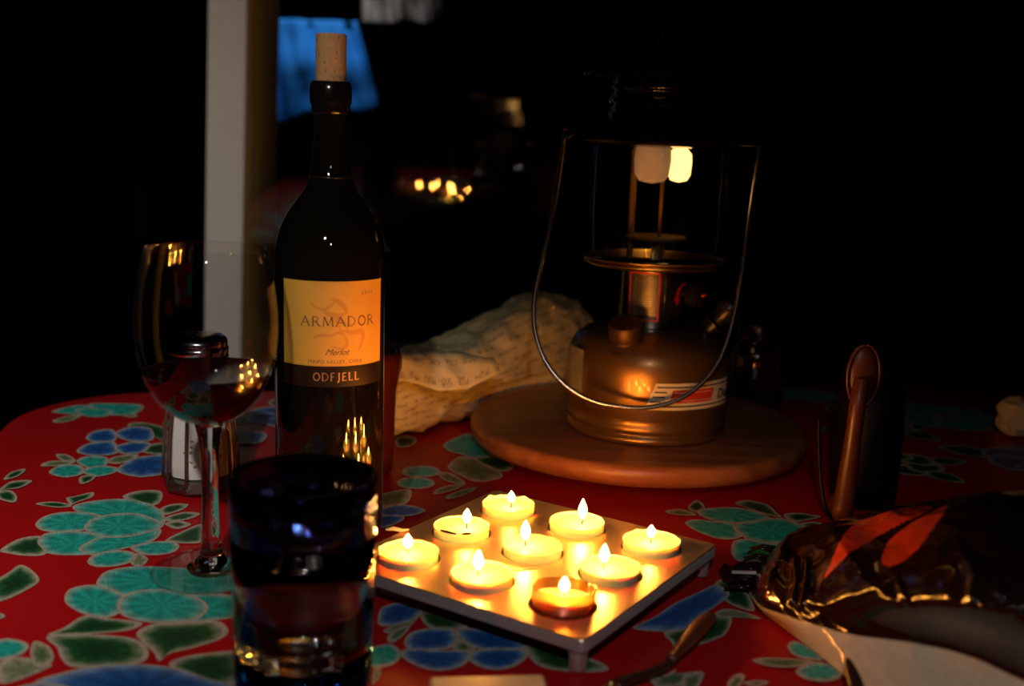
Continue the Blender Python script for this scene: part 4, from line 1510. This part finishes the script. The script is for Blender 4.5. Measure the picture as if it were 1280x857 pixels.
# loose flap of paper lying over the near end
fl = []
nu, nv = 40, 16
e0 = [on_y(480, 452, .975), on_y(500, 447, .985), on_y(535, 445, .995), on_y(575, 448, 1.00), on_y(610, 462, 1.005)]
e1_ = [on_y(487, 478, .955), on_y(515, 482, .958), on_y(550, 492, .962), on_y(585, 488, .970), on_y(625, 470, .985)]
E0, E1 = catmull(e0, 10), catmull(e1_, 10)
V, UV = [], []
for i in range(len(E0)):
    for j in range(nv + 1):
        v = j / nv
        q = E0[i].lerp(E1[i], v) + Vector((0, -.004, .010)) * math.sin(v * math.pi) + Vector((0, .012, 0)) * (1 - v)
        q += Vector((0, -.5, .5)) * .005 * ridged(q * 50)
        V.append(q - Vector((-0.03, 1.10, 0)))
        UV.append((i * .0035, v * .03))
Fc = [(i * (nv + 1) + j, (i + 1) * (nv + 1) + j, (i + 1) * (nv + 1) + j + 1, i * (nv + 1) + j + 1) for i in range(len(E0) - 1) for j in range(nv)]
fo = obj('flap', V, Fc, M_PAPER, par)
add_uv(fo, UV)
md = fo.modifiers.new('thick', 'SOLIDIFY')
md.thickness = .0006

# ------------------------------------------------------------------ dark red cup behind the bottle
p = at(458, 590)
cup = thing('red_cup', 'dark red glazed cup half hidden behind the wine bottle', 'cup', (p.x, p.y, TZ))
obj('body', *lathe([(0, 0), (.020, 0), (.022, .002), (.023, .030), (.024, .070), (.0265, .082), (.0285, .090), (.0285, .099), (.0265, .104), (.0235, .104), (.0225, .098), (.020, .07), (.018, .006), (0, .005)], 48), M_POT, cup)

# ------------------------------------------------------------------ dark jug with brown handle
JX, JY = 0.290, 0.865
jg = thing('dark_jug', 'black glazed jug with an upright glossy brown handle behind the foil bag', 'jug', (JX, JY, TZ))
obj('body', *lathe([(0, 0), (.024, 0), (.0262, .002), (.0270, .030), (.0270, .060), (.0262, .085), (.0250, .105), (.0255, .114), (.0240, .115), (.0225, .108), (.0240, .080), (.0245, .02), (0, .012)], 64), M_JUG, jg)
hp = [on_y(1050, 655, .815), on_y(1055, 625, .812), on_y(1062, 580, .810), on_y(1068, 535, .810), on_y(1073, 500, .812), on_y(1077, 475, .818)]
hp = [v - Vector((JX, JY, TZ)) for v in hp]
hp[0].z = max(hp[0].z, .006)
hp = [hp[0] + Vector((.006, .022, .0))] + hp
hp = catmull(hp, 6)
hr = [.0062 + .0040 * max(0, 1 - i / (len(hp) * .6)) for i in range(len(hp))]
obj('handle', *tube(hp, hr, 16), M_HANDLE, jg)
oc_ = hp[-1] + Vector((.001, .004, .004))
V, Fc = lathe([(0, -.024), (.0050, -.0222), (.0092, -.0165), (.0116, -.007), (.0118, .003), (.0100, .013), (.0062, .0202), (0, .0235)], 32)
V = [Vector((x, y * .55, z)) + oc_ for x, y, z in V]
obj('thumb_rest', V, Fc, M_HANDLE, jg)
# raised rim round the thumb rest
V = []
P = [oc_ + Vector((.0121 * math.sin(a), -.0045, .0238 * math.cos(a) - .0005)) for a in [2 * math.pi * k / 40 for k in range(41)]]
obj('rim_bead', *tube(P, .0011, 8), M_HANDLE, jg)
obj('handle_root', *join([tube([oc_ + Vector((0, .003, .012)), oc_ + Vector((.004, .018, .010)), oc_ + Vector((.008, .032, .002))], [.006, .006, .006], 10)]), M_JUG, jg)
wpx = [(1024, 520, .83), (1024, 560, .825), (1026, 600, .82), (1032, 635, .812), (1046, 655, .812)]
wp_ = catmull([on_y(a, b_, c_) - Vector((JX, JY, TZ)) for a, b_, c_ in wpx], 6)
obj('side_wire', *tube(wp_, .0017, 8), M_JUG, jg)

# dark jar behind the lantern
p = at(950, 500)
jr = thing('dark_jar', 'dark brown glass jar behind the lantern, at its right', 'jar', (0.262, 1.16, TZ))
obj('body', *lathe([(0, 0), (.028, 0), (.030, .003), (.030, .060), (.028, .068), (.022, .074), (.022, .080), (0, .080)], 48), mat('jar_glass', (.03, .008, .004), .08, spec=.7), jr)
obj('lid', *lathe([(.0225, .078), (.0245, .0782), (.0248, .094), (.0235, .0955), (0, .0958)], 48), mat('jar_lid', (.05, .02, .015), .25, metal=.6), jr, sharp=50)

# ------------------------------------------------------------------ foil snack bag
YELLOWISH = (0.62, 0.52, 0.36)
cols = [  # photo column sets per cross-section: (z0 bottom near), (seam), (mid), (top), (back)
    # columns from the left tip to far outside the frame
    [(936, 742, .002), (938, 738, .004), (942, 730, .006), (950, 712, .008), (958, 700, .006), (966, 692, .002)],
    [(950, 762, .002), (950, 757, .008), (955, 735, .018), (968, 700, .024), (985, 670, .022), (1000, 664, .002)],
    [(975, 782, .002), (975, 767, .014), (983, 735, .032), (1000, 690, .040), (1018, 659, .036), (1040, 655, .002)],
    [(1015, 812, .002), (1015, 779, .018), (1024, 735, .042), (1040, 685, .052), (1062, 648, .046), (1085, 650, .002)],
    [(1072, 858, .002), (1066, 792, .022), (1078, 742, .048), (1095, 680, .060), (1115, 636, .052), (1135, 640, .002)],
    [(1135, 902, .002), (1125, 801, .026), (1137, 745, .054), (1150, 680, .064), (1165, 628, .056), (1185, 632, .002)],
    [(1200, 940, .002), (1190, 812, .030), (1198, 752, .058), (1207, 680, .068), (1218, 619, .060), (1238, 626, .002)],
    [(1275, 980, .002), (1255, 838, .030), (1262, 762, .058), (1268, 682, .068), (1275, 613, .060), (1295, 622, .002)],
    [(1370, 1020, .002), (1345, 880, .028), (1352, 790, .052), (1358, 690, .060), (1364, 615, .052), (1380, 624, .002)],
    [(1440, 1030, .002), (1430, 930, .010), (1430, 820, .018), (1432, 710, .020), (1436, 630, .016), (1440, 630, .002)],
]
rows = []
ZK = [1, 1, .80, .84, .95, 1.08, 1.20, 1.28, 1.3, 1]
for c, k in zip(cols, ZK):
    rows.append([at(px, py, z * (k if z > .03 else 1)) for px, py, z in c])
CREASE = [([(993, 700), (994, 728), (990, 752)], 4.0, .0044), ([(1008, 702), (1006, 730), (1000, 757)], 4.0, .0044), ([(1012, 752), (1030, 757), (1060, 746), (1100, 738), (1118, 726)], 6, .0034),
          ([(1120, 722), (1128, 745), (1140, 768), (1160, 774)], 4, .0026), ([(1205, 700), (1216, 725), (1212, 755), (1200, 785)], 6, .0030), ([(1228, 762), (1240, 752), (1250, 745)], 6, .0028),
          ([(1254, 790), (1264, 765), (1262, 748)], 6, .0028), ([(985, 668), (972, 700), (958, 735)], 4, .0025)]


def seg_d(x, y, P):
    best = 1e9
    for (ax, ay), (bx_, by_) in zip(P[:-1], P[1:]):
        dx, dy = bx_ - ax, by_ - ay
        t = max(0, min(1, ((x - ax) * dx + (y - ay) * dy) / (dx * dx + dy * dy)))
        best = min(best, math.hypot(x - ax - t * dx, y - ay - t * dy))
    return best


NC = len(cols)
UF, VF = 30, 26
cu = [catmull([rows[i][j] for i in range(NC)], UF) for j in range(6)]
grid = []
for i in range(len(cu[0])):
    grid.append(catmull([cu[j][i] for j in range(6)], VF))
NU, NV = len(grid), len(grid[0])


def in_poly(x, y, P):
    c = False
    j = len(P) - 1
    for i in range(len(P)):
        if (P[i][1] > y) != (P[j][1] > y) and x < (P[j][0] - P[i][0]) * (y - P[i][1]) / (P[j][1] - P[i][1]) + P[i][0]:
            c = not c
        j = i
    return c


def pix(v):
    q = CAM_M.inverted() @ v
    return 640 - F * q.x / q.z, 428.5 + F * q.y / q.z


RP1 = [(v.x, v.y) for v in catmull([(a, b_, 0) for a, b_ in [(1030, 722), (1040, 712), (1052, 700), (1066, 688), (1085, 678), (1100, 668), (1125, 655), (1150, 643), (1166, 633), (1130, 634), (1090, 645), (1064, 658), (1050, 676), (1040, 700)]], 5, True)]
RP2 = [(v.x, v.y) for v in catmull([(a, b_, 0) for a, b_ in [(1102, 700), (1112, 707), (1130, 700), (1150, 682), (1166, 660), (1184, 632), (1160, 642), (1130, 660), (1108, 680)]], 5, True)]
BP = Vector((0.26, 0.62, 0))
V, CC = [], []
for i in range(NU):
    for j in range(NV):
        q = grid[i][j]
        px, py = pix(q)
        t = j / (NV - 1) * 5
        if 0 < j < NV - 1:
            a = ridged(Vector((q.x * 24, q.y * 12, q.z * 24)))
            b_ = ridged(Vector((q.x * 60 + 5, q.y * 40, q.z * 60)))
            amp = math.sin(math.pi * j / (NV - 1))
            if t < 1.0:
                amp *= .5
            c_ = ridged(Vector((q.x * 52 + q.z * 30, q.z * 9, 7)))
            px, py = pix(q)
            cr_ = 0
            if t > 1:
                for P, w_, h_ in CREASE:
                    d_ = seg_d(px, py, P)
                    if d_ < 3 * w_:
                        cr_ += h_ * math.exp(-(d_ / w_) ** 2)
            q = q + Vector((-.25, -.55, .65)) * ((a * .0048 + b_ * .0022 + c_ * .0018 - .003) * amp + cr_)
            q.z = max(q.z, .0008)
        px, py = pix(q)
        if t < 1.0:
            col = YELLOWISH
        elif in_poly(px, py, RP1) or in_poly(px, py, RP2):
            col = (0.55, 0.045, 0.012)
        else:
            col = (0.016, 0.005, 0.003)
        CC.append(col)
        V.append(q - BP)
Fc = [(i * NV + j, (i + 1) * NV + j, (i + 1) * NV + j + 1, i * NV + j + 1) for i in range(NU - 1) for j in range(NV - 1)]
Fc.append(tuple(j for j in range(NV))[::1])
Fc.append(tuple((NU - 1) * NV + j for j in range(NV))[::-1])
Fc += [(i * NV, i * NV + NV - 1, (i + 1) * NV + NV - 1, (i + 1) * NV) for i in range(NU - 1)]
M_BAG = attr_mat('foil_bag', 0.13, 0.06, 300, coat=0.0, spec=0.6, bump=0.25, bscale=45)
bag = obj('snack_bag', V, Fc, M_BAG, loc=BP, smooth=True)
paint(bag, CC)
md = bag.modifiers.new('sub', 'SUBSURF')
md.levels = 1
md.render_levels = 1
tag(bag, 'crumpled glossy black foil bag with two red petal shapes, cream underside', 'bag')
# crimped seal at the tip
cr = []
pts0 = [at(967, 690, .003), at(955, 705, .004), at(944, 722, .004), at(938, 742, .003)]
for k in range(9):
    a = pts0[0].lerp(pts0[-1], k / 8)
    d = Vector((-.016, .004, .0))
    cr.append(tube([a + Vector((.004, 0, .003)), a + d * .5 + Vector((0, 0, .004 + .002 * (k % 2))), a + d + Vector((0, 0, .001))], [.003, .0026, .0012], 6, .5))
obj('crimped_seal', [v - BP for v in join(cr)[0]], join(cr)[1], mat('dark_foil', (.03, .012, .010), .12, metal=.5), bag)

# small foil scrap by the tray's right corner
sc = at(925, 722, TZ)
V, Fc = [], []
nn = 14
for i in range(nn + 1):
    for j in range(nn + 1):
        x, y = (i / nn - .5) * .026, (j / nn - .5) * .020
        z = .0035 + .0045 * ridged(Vector((x * 120, y * 120, 3)))
        e = min(i, j, nn - i, nn - j)
        if e == 0:
            z = .0008
        V.append((x, y, z))
Fc = [(i * (nn + 1) + j, (i + 1) * (nn + 1) + j, (i + 1) * (nn + 1) + j + 1, i * (nn + 1) + j + 1) for i in range(nn) for j in range(nn)]
fs = obj('foil_scrap', V, Fc, mat('brown_foil', (.09, .03, .015), .12, metal=.8), loc=(sc.x, sc.y, sc.z), smooth=False)
tag(fs, 'small crumpled brown foil wrapper between the tray and the foil bag', 'wrapper')
bar = at(930, 716, .010)
obj('white_band', *box(-.0080, .0080, -.0012, .0012, -.0008, .0008, .0004), mat('white_foil', (.7, .6, .55), .3), fs, loc=(bar.x - sc.x, bar.y - sc.y, .0090), smooth=False)['label'] = 'narrow white strip'

# ------------------------------------------------------------------ cutlery
def path(pts, z):
    return [at(x, y, z) for x, y in pts]


fk = thing('fork', 'dark fork with a brown wooden handle in front of the tray', 'fork', (at(820, 835).x, at(820, 835).y, TZ))
o_ = fk.location
hp = catmull(path([(889, 770), (878, 780), (862, 798), (846, 816), (838, 824)], .008), 5)
obj('handle', *tube([v - o_ for v in hp], [.0030 + .0024 * math.sin(math.pi * min(1, (k + 1.5) / (len(hp) * .8))) for k in range(len(hp))], 14, .8), M_CUTWOOD, fk)
np_ = catmull(path([(842, 821), (830, 832), (808, 842), (785, 849), (768, 856)], .006), 6)
obj('neck', *tube([v - o_ for v in np_], [.0026 + .0018 * k / len(np_) for k in range(len(np_))], 12, .6), M_CUTLERY, fk)
for k in range(4):
    t0 = at(772 - k * 4, 853 + k * 5, .0055)
    t1 = at(738 - k * 3, 868 + k * 6, .0060)
    t2 = at(705 - k * 2, 880 + k * 7, .0030)
    obj('tine', *tube([v - o_ for v in catmull([t0, t1, t2], 4)], [.0016] * 8 + [.0006], 8), M_BRIGHT, fk)
obj('bolster', *tube([at(769, 853, .0095) - o_, at(760, 856, .0095) - o_], .0022, 10), M_BRASS, fk)

kn = thing('table_knife', 'dark upright knife handle end in front of the foil bag, bottom edge', 'knife', (at(1062, 862).x, at(1062, 862).y, TZ))
o_ = kn.location
hp = catmull([at(1060, 824, .020), at(1066, 842, .018), at(1076, 872, .013), at(1090, 905, .008), at(1105, 935, .0045)], 5)
obj('handle', *tube([v - o_ for v in hp], [.0016 + .0026 * min(1, k / 6) for k in range(len(hp))], 12, .6), M_CUTLERY, kn)

# pale board corner at the bottom edge
bc = at(612, 890, 0)
bo = obj('cheese_board', *box(-.030, .030, -.018, .018, 0, .010, .003), mat('pale_wood', (.75, .55, .30), .5, vary=.15, scale=60), loc=(bc.x, bc.y, TZ), sharp=40)
bo.rotation_euler = (0, 0, .12)
tag(bo, 'pale block just showing at the bottom edge, in front of the tray', 'board')


# crumpled napkin on the right
def crumple(name, loc, sx_, sy_, sz_, label, seed):
    V, Fc = [], []
    n1, n2 = 28, 18
    for j in range(n2 + 1):
        ph = math.pi * j / n2
        for i in range(n1):
            a = 2 * math.pi * i / n1
            d = Vector((math.sin(ph) * math.cos(a), math.sin(ph) * math.sin(a), math.cos(ph)))
            n_ = 3.0
            k = 1 / ((abs(d.x) ** n_ + abs(d.y) ** n_ + abs(d.z) ** n_) ** (1 / n_))
            f = k * (1 + .22 * ridged(d * 1.6 + Vector((seed, 0, 0))) - .12)
            V.append((d.x * f * sx_, d.y * f * sy_, max(0.0, d.z * f * sz_ + sz_ * .95)))
    for j in range(n2):
        for i in range(n1):
            Fc.append((j * n1 + i, (j + 1) * n1 + i, (j + 1) * n1 + (i + 1) % n1, j * n1 + (i + 1) % n1))
    o = obj(name, V, Fc, M_NAPKIN, loc=loc, smooth=False)
    return tag(o, label, 'napkin')


p = at(1282, 548)
crumple('napkin', (p.x + .006, p.y + .01, TZ), .030, .022, .019, 'crumpled cream paper napkin at the right edge, far side of the table', 2.0)
